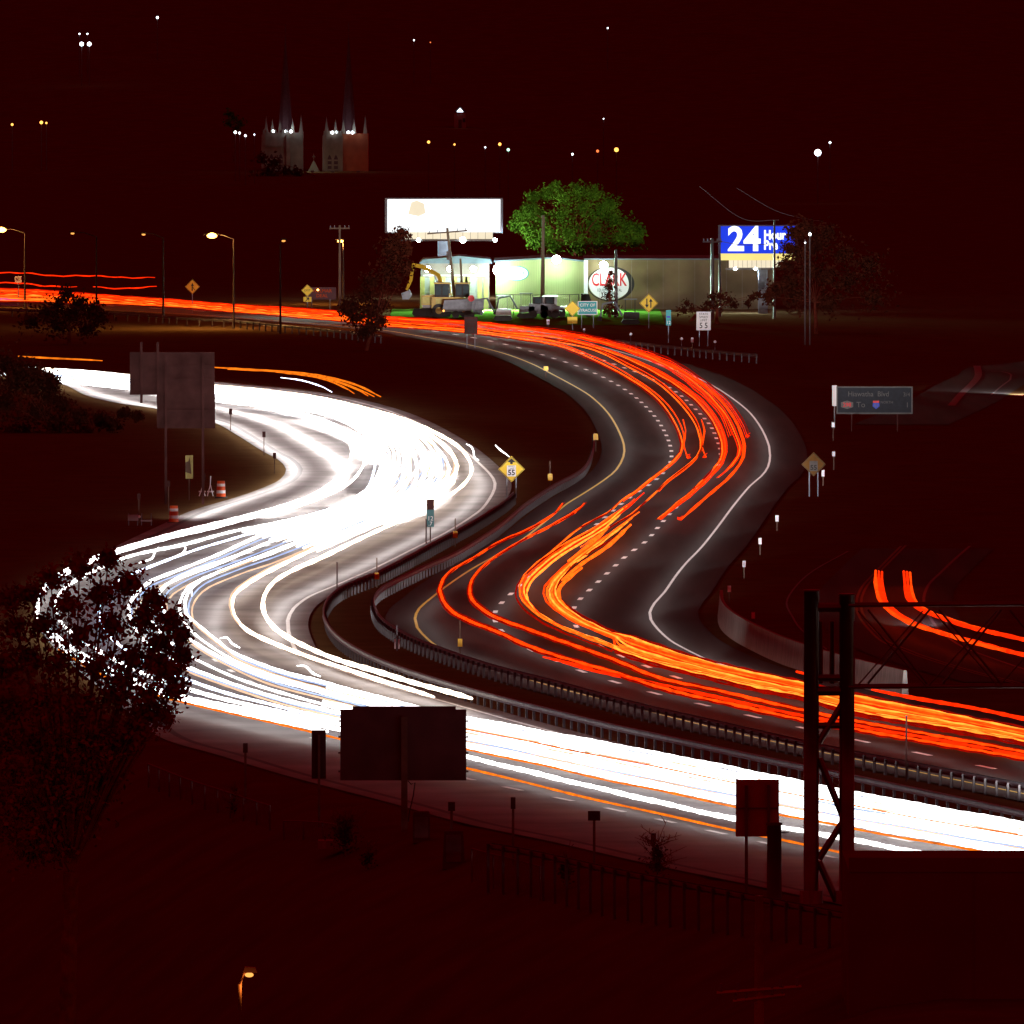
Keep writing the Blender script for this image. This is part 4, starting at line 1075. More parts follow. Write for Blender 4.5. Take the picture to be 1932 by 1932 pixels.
t = utility_pole(862, 430, 595, 'leaning utility pole with a crossarm before the bright white billboard', ((0.4, 1.9, 0.15),), -0.11, 0.17)
MB().tube([(-0.75, -0.2, 5.3), (-0.75, -0.2, 6.1)], 0.22, 8).build('transformer', 'dark_steel', t)
utility_pole(874, 488, 595, 'short utility pole beside the leaning one', (), -0.05, 0.13)
utility_pole(1023, 406, 592, 'tall utility pole in front of the clad shed', (), 0.012, 0.2)
utility_pole(1162, 471, 597, 'dark pole crossing the painted oval wall sign', (), 0.0, 0.2, m='dark_steel')
utility_pole(1344, 450, 602, 'dark pole left of the blue billboard', ((0.3, 0.9, 0.0),), 0.0, 0.2, m='dark_steel')
utility_pole(1358, 480, 596, 'thinner dark pole under the left edge of the blue billboard', (), 0.0, 0.14, m='dark_steel')
utility_pole(1461, 415, 600, 'dark pole crossing the letters of the blue billboard', (), 0.0, 0.13, m='dark_steel')
utility_pole(641, 425, 575, 'pale utility pole with a crossarm left of the white billboard', ((0.3, 1.0, 0.0),), 0.0, 0.15)
# chain link fence on the near bank
def chain_fence(P, label, h, spacing, mt='dark_steel', wires=6, z_from=None, drop=0.0):
    pts = resample([G(x, y, 0) for x, y in spline(P, 8)], spacing)
    o = pts[0]
    zf = (lambda p: TZ(p.x, p.y)) if z_from is None else (lambda p: z_from)
    t = thing('chain_link_fence', label, 'fence', (o.x, o.y, 0))
    for i, p in enumerate(pts):
        z = zf(p) - drop
        MB().tube([(p.x - o.x, p.y - o.y, z - 0.2), (p.x - o.x, p.y - o.y, z + h)], 0.045, 6).build('post', mt, t)
    b = MB()
    for i in range(len(pts) - 1):
        a, c = pts[i] - o, pts[i + 1] - o
        za, zc_ = zf(pts[i]) - drop, zf(pts[i + 1]) - drop
        n = max(6, int((c - a).length / 0.28))
        for k in range(n):
            t0 = k / n
            for d_ in (h / (c - a).length, -h / (c - a).length):
                z0_, z1_ = (0.05, h) if d_ > 0 else (h, 0.05)
                t1 = min(1.0, t0 + abs(h * 0.9 / (c - a).length))
                fr = (t1 - t0) / abs(h * 0.9 / (c - a).length)
                b.tube([a + (c - a) * t0 + Vector((0, 0, za + z0_)), a + (c - a) * t1 + Vector((0, 0, za + z0_ + (z1_ - z0_) * fr))], 0.006, 3, False)
    w = b.build('wire_mesh', mt, t)
    w['kind'] = 'stuff'
    for i in range(len(pts) - 1):
        a, c = pts[i] - o, pts[i + 1] - o
        MB().tube([a + Vector((0, 0, zf(pts[i]) - drop + h)), c + Vector((0, 0, zf(pts[i + 1]) - drop + h))], 0.03, 5).build('top_rail', mt, t)
chain_fence([(280, 1448), (345, 1470), (430, 1495), (530, 1524)], 'chain-link fence on the bank at the lower left', 1.0, 3.2)
chain_fence([(535, 1530), (600, 1542), (660, 1555)], 'short lower length of chain-link fence by the narrow sign back', 0.75, 3.0)
chain_fence([(890, 1612), (930, 1622), (985, 1635), (1050, 1650)], 'broken fence posts behind the cabinets at the near shoulder', 1.3, 4.0)

# ------------------------------------------------------------------ trees and shrubs
def leaf_crown(blobs, n, size, seed, flat=0.6):
    r = np.random.default_rng(seed)
    V, F = [], []
    for (c, rad) in blobs:
        k = int(n)
        d = r.normal(size=(k, 3))
        d /= np.linalg.norm(d, axis=1)[:, None]
        rr = np.minimum(1.45, np.abs(r.normal(size=k)) * 0.62)
        p = np.array(c) + d * rr[:, None] * np.array(rad)
        a = r.normal(size=(k, 3)); a /= np.linalg.norm(a, axis=1)[:, None]
        e = np.cross(a, r.normal(size=(k, 3))); e /= np.linalg.norm(e, axis=1)[:, None]
        sz = size * (0.6 + 0.8 * r.random(k))[:, None]
        q = np.stack([p - a * sz, p + e * sz * flat, p + a * sz, p - e * sz * flat], 1)
        n0 = len(V)
        V.extend(map(tuple, q.reshape(-1, 3)))
        F.extend((n0 + 4 * i, n0 + 4 * i + 1, n0 + 4 * i + 2, n0 + 4 * i + 3) for i in range(k))
    return V, F
def tree(name, label, loc, blobs, n, size, seed, m='leaf_green', trunk_r=0.25, limb=True, cat='tree', group=None):
    t = thing(name, label, cat, loc, 0, group)
    V, F = leaf_crown(blobs, n, size, seed)
    b = MB()
    b.v, b.f = V, F
    b.build('crown', m, t)
    cs = [Vector(c) for c, r in blobs]
    mid = sum(cs, Vector()) / len(cs)
    zt = max(0.3, min(c.z for c in cs) * 0.97)
    tb = MB().tube([(0, 0, -0.3), (mid.x * 0.2, mid.y * 0.2, zt * 0.5), (mid.x * 0.5, mid.y * 0.5, zt)], trunk_r, 8, True, trunk_r * 0.65)
    if limb:
        st = Vector((mid.x * 0.5, mid.y * 0.5, zt))
        for c in cs[:40]:
            tb.tube([st, st.lerp(c, 0.5) + Vector((0, 0, 0.15)), c], trunk_r * 0.2, 5, False, trunk_r * 0.05)
    tb.build('trunk', 'bark', t)
    return t
def blob_cloud(px_list, Y, origin, depth=0.7):
    """blobs from (px, py, radius px) outlines at distance Y, relative to origin"""
    out, s = [], S(Y)
    for px, py, r in px_list:
        p = AT(px, py, Y)
        dy = random.uniform(-depth, depth) * r / s
        out.append(((p.x - origin[0], p.y - origin[1] + dy, p.z - origin[2]), (r / s, r / s, r / s * 0.9)))
    return out
# big near tree at the left
Y = 505.0
o = (AT(110, 1300, Y).x, Y, TZ(AT(110, 1300, Y).x, Y))
bl = []
for px, py, r in ((150, 1070, 26), (95, 1090, 22), (205, 1055, 18), (60, 1120, 26), (20, 1130, 24), (240, 1100, 30), (290, 1130, 22), (190, 1120, 34), (130, 1140, 30), (320, 1165, 22), (270, 1170, 36), (210, 1180, 38), (340, 1195, 20), (300, 1215, 34),
                  (150, 1200, 40), (80, 1180, 30), (30, 1180, 22), (345, 1240, 18), (320, 1265, 28), (250, 1245, 40), (180, 1260, 46), (110, 1250, 44), (50, 1240, 36), (0, 1260, 40), (330, 1300, 26), (280, 1310, 34), (220, 1320, 36), (150, 1330, 44), (80, 1320, 44), (20, 1330, 40),
                  (310, 1350, 22), (260, 1375, 30), (200, 1390, 34), (140, 1400, 42), (70, 1400, 48), (10, 1400, 50), (235, 1410, 22), (180, 1430, 36), (100, 1450, 50), (30, 1460, 50), (-30, 1200, 60), (-40, 1320, 60), (290, 1250, 26), (230, 1285, 30), (270, 1345, 20), (-20, 1500, 60), (60, 1510, 56), (130, 1500, 50), (190, 1480, 36), (20, 1560, 60), (100, 1560, 50), (160, 1540, 40), (60, 1610, 40), (120, 1600, 30)):
    bl += blob_cloud([(px, py, r)], Y, o, 1.2)
bl = [(c, tuple(1.22 * q for q in r)) for c, r in bl]
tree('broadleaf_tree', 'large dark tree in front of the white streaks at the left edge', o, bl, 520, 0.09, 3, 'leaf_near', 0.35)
# lit tree behind the shed
Y = 1693.0
o = (AT(1090, 560, Y).x, Y, 0)
bl = []
for px, py, r in ((985, 410, 16), (975, 425, 13), (1000, 395, 16), (1005, 372, 13), (1030, 365, 16), (1048, 352, 10), (1060, 372, 22), (1090, 360, 20), (1120, 365, 20), (1100, 390, 30), (1060, 405, 30), (1020, 410, 24), (1000, 435, 18), (1030, 440, 24), (1075, 440, 30), (1120, 425, 32),
                  (1150, 385, 22), (1160, 415, 26), (1185, 430, 22), (1170, 450, 24), (1130, 455, 26), (1200, 455, 18), (1090, 465, 26), (1045, 465, 22), (1010, 458, 16), (1205, 435, 12), (1135, 400, 24)):
    bl += blob_cloud([(px, py, r)], Y, o, 1.0)
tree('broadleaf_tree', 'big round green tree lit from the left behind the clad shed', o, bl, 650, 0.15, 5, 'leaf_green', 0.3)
def simple_tree(pxs, Y, base_px, label, m, n, size, seed, name='broadleaf_tree', z0=None):
    x = AT(base_px, 500, Y).x
    o = (x, Y, TZ(x, Y) if z0 is None else z0)
    bl = []
    for a in pxs:
        bl += blob_cloud([a], Y, o, 0.9)
    return tree(name, label, o, bl, n, size, seed, m, 0.2)
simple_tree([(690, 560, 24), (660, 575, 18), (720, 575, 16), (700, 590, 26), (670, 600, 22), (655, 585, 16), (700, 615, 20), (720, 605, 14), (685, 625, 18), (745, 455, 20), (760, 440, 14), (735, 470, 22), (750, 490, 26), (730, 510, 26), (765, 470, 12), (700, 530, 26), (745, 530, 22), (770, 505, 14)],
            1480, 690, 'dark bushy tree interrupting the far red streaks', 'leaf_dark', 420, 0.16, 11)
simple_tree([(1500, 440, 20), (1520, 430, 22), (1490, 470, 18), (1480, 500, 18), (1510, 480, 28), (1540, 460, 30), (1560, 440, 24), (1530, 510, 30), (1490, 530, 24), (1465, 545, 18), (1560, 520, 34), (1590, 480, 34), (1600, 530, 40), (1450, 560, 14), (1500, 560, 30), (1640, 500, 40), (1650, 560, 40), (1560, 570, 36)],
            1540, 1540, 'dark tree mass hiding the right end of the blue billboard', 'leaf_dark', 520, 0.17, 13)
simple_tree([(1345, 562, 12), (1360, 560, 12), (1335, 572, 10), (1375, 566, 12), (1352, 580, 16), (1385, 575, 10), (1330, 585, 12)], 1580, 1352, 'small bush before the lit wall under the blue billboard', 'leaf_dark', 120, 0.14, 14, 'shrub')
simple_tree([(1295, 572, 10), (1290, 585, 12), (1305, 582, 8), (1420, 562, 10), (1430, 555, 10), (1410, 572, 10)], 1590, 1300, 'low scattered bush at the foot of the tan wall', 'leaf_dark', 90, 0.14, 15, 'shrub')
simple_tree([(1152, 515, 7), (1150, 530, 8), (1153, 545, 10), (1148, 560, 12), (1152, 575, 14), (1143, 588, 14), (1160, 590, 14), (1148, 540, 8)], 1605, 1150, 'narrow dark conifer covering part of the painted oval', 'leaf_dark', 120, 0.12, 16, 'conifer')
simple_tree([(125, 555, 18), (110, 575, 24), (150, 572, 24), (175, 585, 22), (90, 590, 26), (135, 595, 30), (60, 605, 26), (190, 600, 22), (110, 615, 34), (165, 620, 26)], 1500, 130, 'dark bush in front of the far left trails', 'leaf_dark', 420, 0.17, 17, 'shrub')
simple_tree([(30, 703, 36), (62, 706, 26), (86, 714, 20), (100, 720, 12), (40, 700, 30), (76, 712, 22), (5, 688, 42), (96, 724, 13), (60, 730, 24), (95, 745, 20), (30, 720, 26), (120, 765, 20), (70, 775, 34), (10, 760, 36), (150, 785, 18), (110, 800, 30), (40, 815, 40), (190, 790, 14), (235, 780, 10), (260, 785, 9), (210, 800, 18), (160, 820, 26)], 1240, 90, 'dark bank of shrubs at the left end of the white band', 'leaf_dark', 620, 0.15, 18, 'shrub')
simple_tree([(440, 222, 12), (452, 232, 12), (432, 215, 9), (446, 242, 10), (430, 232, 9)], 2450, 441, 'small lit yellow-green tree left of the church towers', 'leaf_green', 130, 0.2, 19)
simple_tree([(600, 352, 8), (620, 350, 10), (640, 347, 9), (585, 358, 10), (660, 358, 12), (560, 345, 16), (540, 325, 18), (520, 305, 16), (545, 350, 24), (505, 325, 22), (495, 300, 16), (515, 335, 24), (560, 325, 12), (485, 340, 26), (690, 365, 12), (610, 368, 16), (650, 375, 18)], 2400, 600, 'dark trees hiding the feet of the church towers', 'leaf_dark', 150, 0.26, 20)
def bare_shrub(px, base, h, label, seed, lean=0.0, leafy=0, spread=0.5, n=16):
    loc = G(px, base, 0)
    r = random.Random(seed)
    t = thing('bare_shrub', label, 'shrub', (loc.x, loc.y, TZ(loc.x, loc.y)))
    b = MB()
    b.tube([(0, 0, -0.2), (lean * h * 0.5, 0, h * 0.5), (lean * h, 0, h)], 0.05, 5, True, 0.01)
    for k in range(n):
        z = h * r.uniform(0.15, 0.8)
        a = r.uniform(0, 6.28)
        L = spread * h * r.uniform(0.4, 1.0) * (1 - 0.5 * z / h)
        p = Vector((lean * z, 0, z))
        q = p + Vector((math.cos(a) * L, math.sin(a) * L, L * r.uniform(0.3, 1.1)))
        b.tube([p, p.lerp(q, 0.5) + Vector((0, 0, 0.05)), q], 0.022, 4, False, 0.006)
        for j in range(3):
            w = p.lerp(q, r.uniform(0.3, 0.9))
            b.tube([w, w + Vector((r.uniform(-0.25, 0.25), r.uniform(-0.2, 0.2), r.uniform(0.05, 0.35)))], 0.012, 3, False)
    b.build('branches', 'bark', t)
    if leafy:
        V, F = leaf_crown([((lean * h * 0.4, 0, h * 0.35), (spread * h * 0.4, spread * h * 0.4, h * 0.33)), ((lean * h * 0.6, 0, h * 0.55), (spread * h * 0.25, spread * h * 0.25, h * 0.25))], leafy, 0.06, seed)
        c = MB()
        c.v, c.f = V, F
        c.build('leaves', 'leaf_dark', t)
    return t
bare_shrub(1240, 1660, 2.0, 'half-bare shrub in front of the near shoulder', 1, 0.02, 260, 0.75, 22)
bare_shrub(437, 1500, 1.7, 'leafless shrub behind the chain-link fence', 2, 0.1, 40, 0.5, 18)
bare_shrub(652, 1560, 1.9, 'small dark conifer at the lower left of the black message board', 3, -0.05, 700, 0.75, 30)
bare_shrub(1075, 1640, 1.3, 'leaning dark shrub beside the near guard rail', 4, -0.3, 300, 0.6, 12)
bare_shrub(690, 1575, 1.0, 'low spreading weed under the black message board', 5, 0.2, 120, 1.0, 14)
# ------------------------------------------------------------------ rental yard buildings
def flood(parent_loc, px, py, Y, label, power, size=0.45, col=(0.68, 1.0, 0.75), omni=True, tilt=0.0):
    p = AT(px, py, Y)
    t = thing('flood_lamp', label, 'flood lamp', p)
    MB().box(-0.22, 0.22, 0.1, 0.35, -0.12, 0.28).build('housing', 'dark_steel', t)
    MB().tube([(0, 0.35, 0.1), (0, 0.8, 0.1)], 0.05, 6).build('bracket', 'dark_steel', t)
    MB().ball((0, -0.05, 0.02), size * 0.5, 10, 6).build('lens', 'lamp_white', t)
    l = D.lights.new('lamp_glow', 'POINT')
    l.energy = power
    l.color = col
    l.shadow_soft_size = 0.35
    o = D.objects.new('lamp_glow', l)
    COL.objects.link(o)
    o.parent = t
    o.location = (0, -0.75, -0.25)
    if power > 400:
        l = D.lights.new('lamp_beam', 'SPOT')
        l.energy = power * 170
        l.color = col
        l.spot_size = math.radians(105)
        l.spot_blend = 0.6
        l.shadow_soft_size = 0.35
        o = D.objects.new('lamp_beam', l)
        COL.objects.link(o)
        o.parent = t
        o.location = (0, -0.8, -0.2)
        o.rotation_euler = (math.radians(62), 0, 0)
        o.rotation_euler = Vector((0, -1, -0.42)).to_track_quat('-Z', 'Y').to_euler()
    return t
BY = 1640.0
bs = S(BY)
BX = lambda px: AT(px, 520, BY).x
BZ = lambda py: AT(966, py, BY).z
# office part
ox = BX(794)
off = thing('office_building', 'low office with yellow pilasters and grey shutters under wall lamps', 'building', (ox, BY, 0))
w = BX(923) - ox
MB().box(0, w, 0.0, 10, -0.2, BZ(497)).build('wall', 'brick', off)
MB().prism([(-0.2, BZ(497)), (w + 0.3, BZ(497)), (w + 0.1, BZ(489)), (w * 0.55, BZ(482.5)), (w * 0.3, BZ(487)), (0.2, BZ(489))], -0.25, 10.2).build('roof', 'roof', off)
MB().box(0.2, w - 0.1, -0.06, -0.003, BZ(521), BZ(518.5)).build('string_course', 'white_trim', off)
bk = MB().box(-0.21, 0.21, -0.035, -0.004, 0, 0.16).mesh('brick', 'brick')
for r in range(8):
    for k in range(14):
        xk = 0.3 + k * 0.46 + (0.23 if r % 2 else 0)
        if xk < w - 0.3:
            link('brick', bk, off, (xk, 0, BZ(518) + 0.02 + r * 0.17))
for px in (797, 815, 836, 858, 878, 882, 905, 917):
    x = BX(px) - ox
    MB().box(x - 0.22, x + 0.22, -0.16, -0.004, -0.1, BZ(522)).build('pilaster', 'pilaster', off)
for px in (806, 825, 847, 868, 894, 911):
    x = BX(px) - ox
    sh = MB().box(x - 0.38, x + 0.38, -0.05, -0.004, -0.05, BZ(524)).build('shutter', 'shutter', off)
    for k in range(9):
        MB().box(x - 0.36, x + 0.36, -0.075, -0.053, 0.1 + 0.28 * k, 0.24 + 0.28 * k).build('slat', 'shutter', sh)
for k, (px, pw_) in enumerate(((807, 60), (849, 60), (893, 60))):
    flood(None, px, 508, BY - 0.95, ('left', 'middle', 'right')[k] + ' one of the three wall lamps on the low office', pw_, 0.6, (0.72, 1.0, 0.66))
for k, (px, py) in enumerate(((886, 611 - 35), (887, 576), (880, 575))):
    pass
for px, l in ((887.5, 'left'), (939, 'middle')):
    p = AT(px, 574 if px < 900 else 612, BY - 3)
# clad shed
sx = BX(935)
shed = thing('clad_shed', 'pale metal-clad shed with a shallow gable and an oval wall sign', 'building', (sx, BY + 0.5, 0))
w = BX(1102) - sx
ze, zp, zr = BZ(495), BZ(488), BZ(494.5)
xp = BX(1046) - sx
MB().prism([(0, -0.2), (w - 0.02, -0.2), (w - 0.02, zr), (xp, zp), (0, ze)], 0.0, 14).build('wall', 'metal_wall', shed)
rib = MB().box(-0.06, 0.06, -0.09, -0.003, -0.1, 1.0).mesh('cladding_rib', 'metal_wall')
n = 38
for k in range(n):
    x = 0.1 + (w - 0.2) * k / (n - 1)
    ztop = ze + (zp - ze) * x / xp if x < xp else zp + (zr - zp) * (x - xp) / (w - xp)
    o = link('cladding_rib', rib, shed, (x, 0, 0))
    o.scale.z = ztop - 0.08
MB().prism([(-0.15, ze), (xp, zp), (w + 0.1, zr), (w + 0.1, zr + 0.15), (xp, zp + 0.15), (-0.15, ze + 0.15)], -0.2, 14.2).build('roof_edge', 'roof', shed)
def oval(t, cx, cz, a, c, y, name, m, th=0.05, seg=36):
    MB().prism([(cx + a * math.cos(2 * math.pi * k / seg), cz + c * math.sin(2 * math.pi * k / seg)) for k in range(seg)], y - th, y).build(name, m, t)
cx, cz = BX(975) - sx, BZ(516)
oval(shed, cx, cz, 23 / bs, 14 / bs, -0.1, 'oval_sign_rim', 'sign_green')
oval(shed, cx - 0.04, cz, 21.6 / bs, 12.6 / bs, -0.16, 'oval_sign', 'sign_white')
text('lettering', 'CLARK', 0.62, 'machine_grey', shed, (cx, -0.22, cz + 0.02), 0.9, bold=0.012)
text('lettering', 'EQUIPMENT RENTAL', 0.15, 'machine_grey', shed, (cx, -0.22, cz - 0.42))
flood(None, 943, 510, BY - 1.2, 'blazing flood lamp at the left corner of the clad shed', 420, 1.3, (0.62, 1.0, 0.80))
flood(None, 1050, 490, BY - 1.0, 'bright flood lamp at the gable peak of the clad shed', 405, 0.85, (0.68, 1.0, 0.80))
# tan wall building with the painted oval
lx = BX(1102)
lng = thing('tan_building', 'long tan-walled building with a painted oval logo and phone number', 'building', (lx, BY, 0))
w = BX(1460) - lx
MB().box(0, w, 0, 16, -0.2, BZ(490)).build('wall', 'block_wall', lng)
MB().box(-0.02, w + 0.1, -0.12, 16.1, BZ(490), BZ(490) + 0.12).build('coping', 'roof', lng)
MB().box(-0.02, 0.36, -0.14, -0.003, -0.1, BZ(489) - 0.1).build('corner_trim', 'white_trim', lng)
for k in range(1, 12):
    MB().box(w * k / 12 - 0.012, w * k / 12 + 0.012, -0.02, -0.003, 0.0, BZ(491)).build('wall_joint', 'brick', lng)
cx, cz = BX(1152) - lx, BZ(535.5)
a, c = 45 / bs, 33 / bs
seg = 48
bo = MB()
for k in range(seg):
    th = 2 * math.pi * k / seg
    thick = 0.12 + 0.42 * max(0.0, math.cos(th - 0.1)) ** 2
    bo.v += [(cx + a * math.cos(th), -0.018, cz + c * math.sin(th)), (cx + (a - thick) * math.cos(th), -0.018, cz + (c - thick * 0.7) * math.sin(th))]
for k in range(seg):
    j = (k + 1) % seg
    bo.f.append((2 * k, 2 * j, 2 * j + 1, 2 * k + 1))
bo.build('painted_oval', 'black', lng)
oval(lng, cx - 0.1, cz, a - 0.3, c - 0.15, -0.005, 'oval_field', 'sign_white', 0.008)
text('lettering', 'CLARK', 1.75, 'sign_red', lng, (cx - 0.15, -0.03, cz + 0.35), 0.62, bold=0.03)
MB().box(cx - 1.55, cx + 1.3, -0.03, -0.022, cz - 0.36, cz - 0.28).build('painted_bar', 'white_trim', lng)
text('lettering', 'EQUIPMENT RENTAL', 0.42, 'black', lng, (cx - 0.1, -0.03, cz - 0.62), 0.6)
text('lettering', '315-472', 0.72, 'black', lng, (cx - 0.1, -0.03, cz - 1.12), 0.72, bold=0.01)
flood(None, 1139, 501, BY - 1.0, 'white wall lamp above the painted oval', 140, 0.8, (0.85, 1.0, 0.97))

lawn = [Vector((x_, 1607.0, 0)) for x_ in np.linspace(AT(735, 598, 1607).x, AT(1250, 598, 1607).x, 20)]
struct(ribbon(lawn, 66.0, -0.035, 'yard_lawn', 'lawn', None))
# yard fence and machines
fp = [(936, 594), (1000, 595), (1060, 595), (1104, 593)]
chain_fence(fp, 'tall chain-link yard fence before the clad shed', 2.0, 2.1, z_from=-0.05)
def machine_base(name, label, px, base, cat):
    loc = G(px, base, 0)
    return thing(name, label, cat, loc)
def tracks(t, x0, x1, m='rubber', h=0.75, ys_=(-1.1, 0.7), wd=0.45):
    for y in ys_:
        MB().prism([(x0 + 0.25, 0), (x1 - 0.25, 0), (x1, h * 0.4), (x1 - 0.2, h), (x0 + 0.2, h), (x0, h * 0.4)], y, y + wd).build('track', m, t)
t = machine_base('excavator', 'yellow excavator with its boom folded over before the office', 815, 597, 'excavator')
tracks(t, -1.9, 1.9)
MB().box(-0.9, 1.6, -1.0, 1.0, 0.8, 1.1).build('turntable', 'dark_steel', t)
MB().prism([(-1.0, 1.1), (1.7, 1.1), (1.7, 1.9), (1.4, 2.1), (-1.0, 2.0)], -1.0, 1.0).build('body', 'machine_yellow', t)
MB().box(-0.9, 0.6, -1.05, -1.004, 1.25, 1.85).build('side_panel', 'pilaster', t)
cb = MB().prism([(0.75, 2.0), (1.9, 2.0), (1.8, 3.2), (0.95, 3.2)], -1.0, 0.1).build('cab', 'machine_yellow', t)
MB().prism([(0.9, 2.2), (1.75, 2.2), (1.68, 3.05), (1.02, 3.05)], -1.02, -1.002).build('window', 'cab_glass', cb)
MB().tube([(1.3, 0.5, 1.9), (0.6, 0.5, 3.9), (-0.9, 0.5, 4.7), (-1.9, 0.5, 4.9)], 0.26, 6, True, 0.2).build('boom', 'machine_yellow', t)
MB().tube([(-1.8, 0.5, 5.0), (-2.0, 0.5, 3.4), (-2.4, 0.5, 2.5)], 0.2, 6, True, 0.14).build('stick', 'machine_yellow', t)
MB().prism([(-2.9, 2.2), (-2.1, 2.5), (-1.9, 2.0), (-2.2, 1.6), (-2.8, 1.6)], 0.2, 0.8).build('bucket', 'machine_grey', t)
MB().tube([(1.0, 0.5, 2.2), (0.2, 0.5, 4.0)], 0.07, 6).build('ram', 'machine_white', t)
t = machine_base('wheel_loader', 'yellow wheel loader with a dark glazed cab parked beside the excavator', 852, 598, 'loader')
MB().prism([(-1.9, 0.8), (2.0, 0.8), (2.0, 1.7), (0.6, 1.9), (-1.9, 1.9)], -0.9, 0.9).build('body', 'machine_yellow', t)
MB().box(-1.5, -0.2, -0.93, -0.904, 1.1, 1.75).build('engine_grille', 'pilaster', t)
for px_ in (-1.2, 1.3):
    for y in (-1.15, 0.75):
        wh = MB().tube([(px_, y, 0.62), (px_, y + 0.4, 0.62)], 0.66, 16).build('wheel', 'rubber', t)
        MB().tube([(px_, y - 0.02, 0.62), (px_, y + 0.42, 0.62)], 0.32, 12).build('rim', 'machine_yellow', wh)
for x0 in (-1.6, 0.35):
    cb = MB().box(x0, x0 + 1.35, -0.8, 0.8, 1.9, 3.15).build('cab', 'rubber', t)
    MB().box(x0 + 0.1, x0 + 0.6, -0.83, -0.804, 2.1, 3.0).build('window', 'cab_glass', cb)
    MB().box(x0 + 0.75, x0 + 1.25, -0.83, -0.804, 2.1, 3.0).build('window', 'cab_glass', cb)
    MB().box(x0 - 0.08, x0 + 1.43, -0.9, 0.9, 3.15, 3.27).build('cab_roof', 'machine_yellow', cb)
MB().prism([(2.0, 0.3), (2.9, 0.2), (3.0, 0.4), (2.6, 1.3), (2.2, 1.3)], -1.1, 1.1).build('bucket', 'machine_grey', t)
t = machine_base('dump_trailer', 'grey box trailer tilted up before the office', 872, 600, 'trailer')
o = MB().prism([(-1.9, 0.55), (2.0, 0.75), (2.1, 1.85), (-1.7, 1.7)], -0.8, 0.8).build('box', 'machine_grey', t)
MB().box(-1.6, 1.7, -0.4, 0.4, 0.35, 0.53).build('chassis', 'rubber', t)
for x in (-0.6, 0.5):
    for y in (-0.9, 0.65):
        MB().tube([(x, y, 0.36), (x, y + 0.25, 0.36)], 0.36, 12).build('wheel', 'rubber', t)
MB().ball((-1.75, -0.85, 0.7), 0.1).build('side_marker', 'far_orange', t)
t = machine_base('stop_paddle', 'round dark red sign on a short post at the end of the trailer', 889, 602, 'sign')
MB().tube([(0, 0, -0.1), (0, 0, 1.7)], 0.04).build('post', 'galv', t)
MB().prism([(0.32 * math.cos(math.pi / 8 + math.pi / 4 * k), 1.95 + 0.32 * math.sin(math.pi / 8 + math.pi / 4 * k)) for k in range(8)], -0.06, -0.045).build('plate', 'sign_red', t)
def mini_digger(px, base, label, flip=1, body='machine_white'):
    t = machine_base('mini_excavator', label, px, base, 'excavator')
    tracks(t, -0.9, 0.9, 'rubber', 0.45, (-0.6, 0.3), 0.3)
    MB().prism([(-0.7, 0.5), (0.8, 0.5), (0.8, 1.1), (-0.6, 1.15)], -0.6, 0.6).build('body', body, t)
    for x in (-0.5, 0.4):
        for y in (-0.5, 0.45):
            MB().tube([(x, y, 1.1), (x, y, 2.3)], 0.035, 5).build('canopy_post', 'rubber', t)
    MB().box(-0.65, 0.6, -0.6, 0.6, 2.3, 2.38).build('canopy', 'machine_grey', t)
    MB().tube([(flip * 0.8, 0, 0.8), (flip * 1.5, 0, 2.1), (flip * 2.6, 0, 1.9)], 0.11, 6).build('boom', 'machine_grey', t)
    MB().tube([(flip * 2.6, 0, 1.95), (flip * 2.8, 0, 0.7)], 0.09, 6).build('stick', 'machine_grey', t)
    MB().prism([(flip * 2.9 + a_, z_) for a_, z_ in ((-0.25, 0.35), (0.2, 0.3), (0.25, 0.7), (-0.1, 0.8))], -0.25, 0.25).build('bucket', 'rubber', t)
    return t
mini_digger(949, 605, 'small white excavator with a canopy at the corner of the yard fence', -1)
mini_digger(993, 600, 'grey small excavator with an arched boom behind the yard fence', -1, 'machine_grey')
mini_digger(1190, 612, 'dark small excavator in front of the painted oval', -1, 'rubber')
for px, l in ((1016, 'dark skid loader left of the yard pole'), (1038, 'dark skid loader right of the yard pole')):
    t = machine_base('skid_loader', l, px, 600, 'loader')
    MB().prism([(-0.9, 0.4), (0.9, 0.4), (0.9, 1.1), (0.2, 1.3), (-0.9, 1.4)], -0.6, 0.6).build('body', 'machine_grey', t)
    MB().box(-0.5, 0.4, -0.5, 0.5, 1.3, 2.0).build('cab', 'rubber', t)
    MB().box(-0.35, 0.25, -0.53, -0.504, 1.4, 1.9).build('window', 'cab_glass', t)
    for x in (-0.5, 0.5):
        for y in (-0.8, 0.6):
            MB().tube([(x, y, 0.38), (x, y + 0.22, 0.38)], 0.38, 12).build('wheel', 'rubber', t)
    MB().prism([(0.9, 0.1), (1.4, 0.1), (1.45, 0.3), (1.1, 0.7), (0.9, 0.7)], -0.7, 0.7).build('bucket', 'rubber', t)
t = machine_base('flatbed_truck', 'pale flatbed truck behind the yellow diamond sign', 1075, 598, 'truck')
MB().box(-2.6, 1.0, -0.9, 0.9, 0.8, 1.0).build('bed', 'machine_white', t)
MB().box(-2.6, -1.2, -0.9, 0.9, 1.003, 2.0).build('load_box', 'machine_white', t)
cb = MB().prism([(1.05, 0.6), (2.5, 0.6), (2.5, 1.3), (2.1, 1.4), (1.8, 2.2), (1.05, 2.2)], -0.9, 0.9).build('cab', 'rubber', t)
MB().prism([(1.2, 1.45), (1.95, 1.45), (1.72, 2.05), (1.2, 2.05)], -0.93, -0.904).build('window', 'cab_glass', cb)
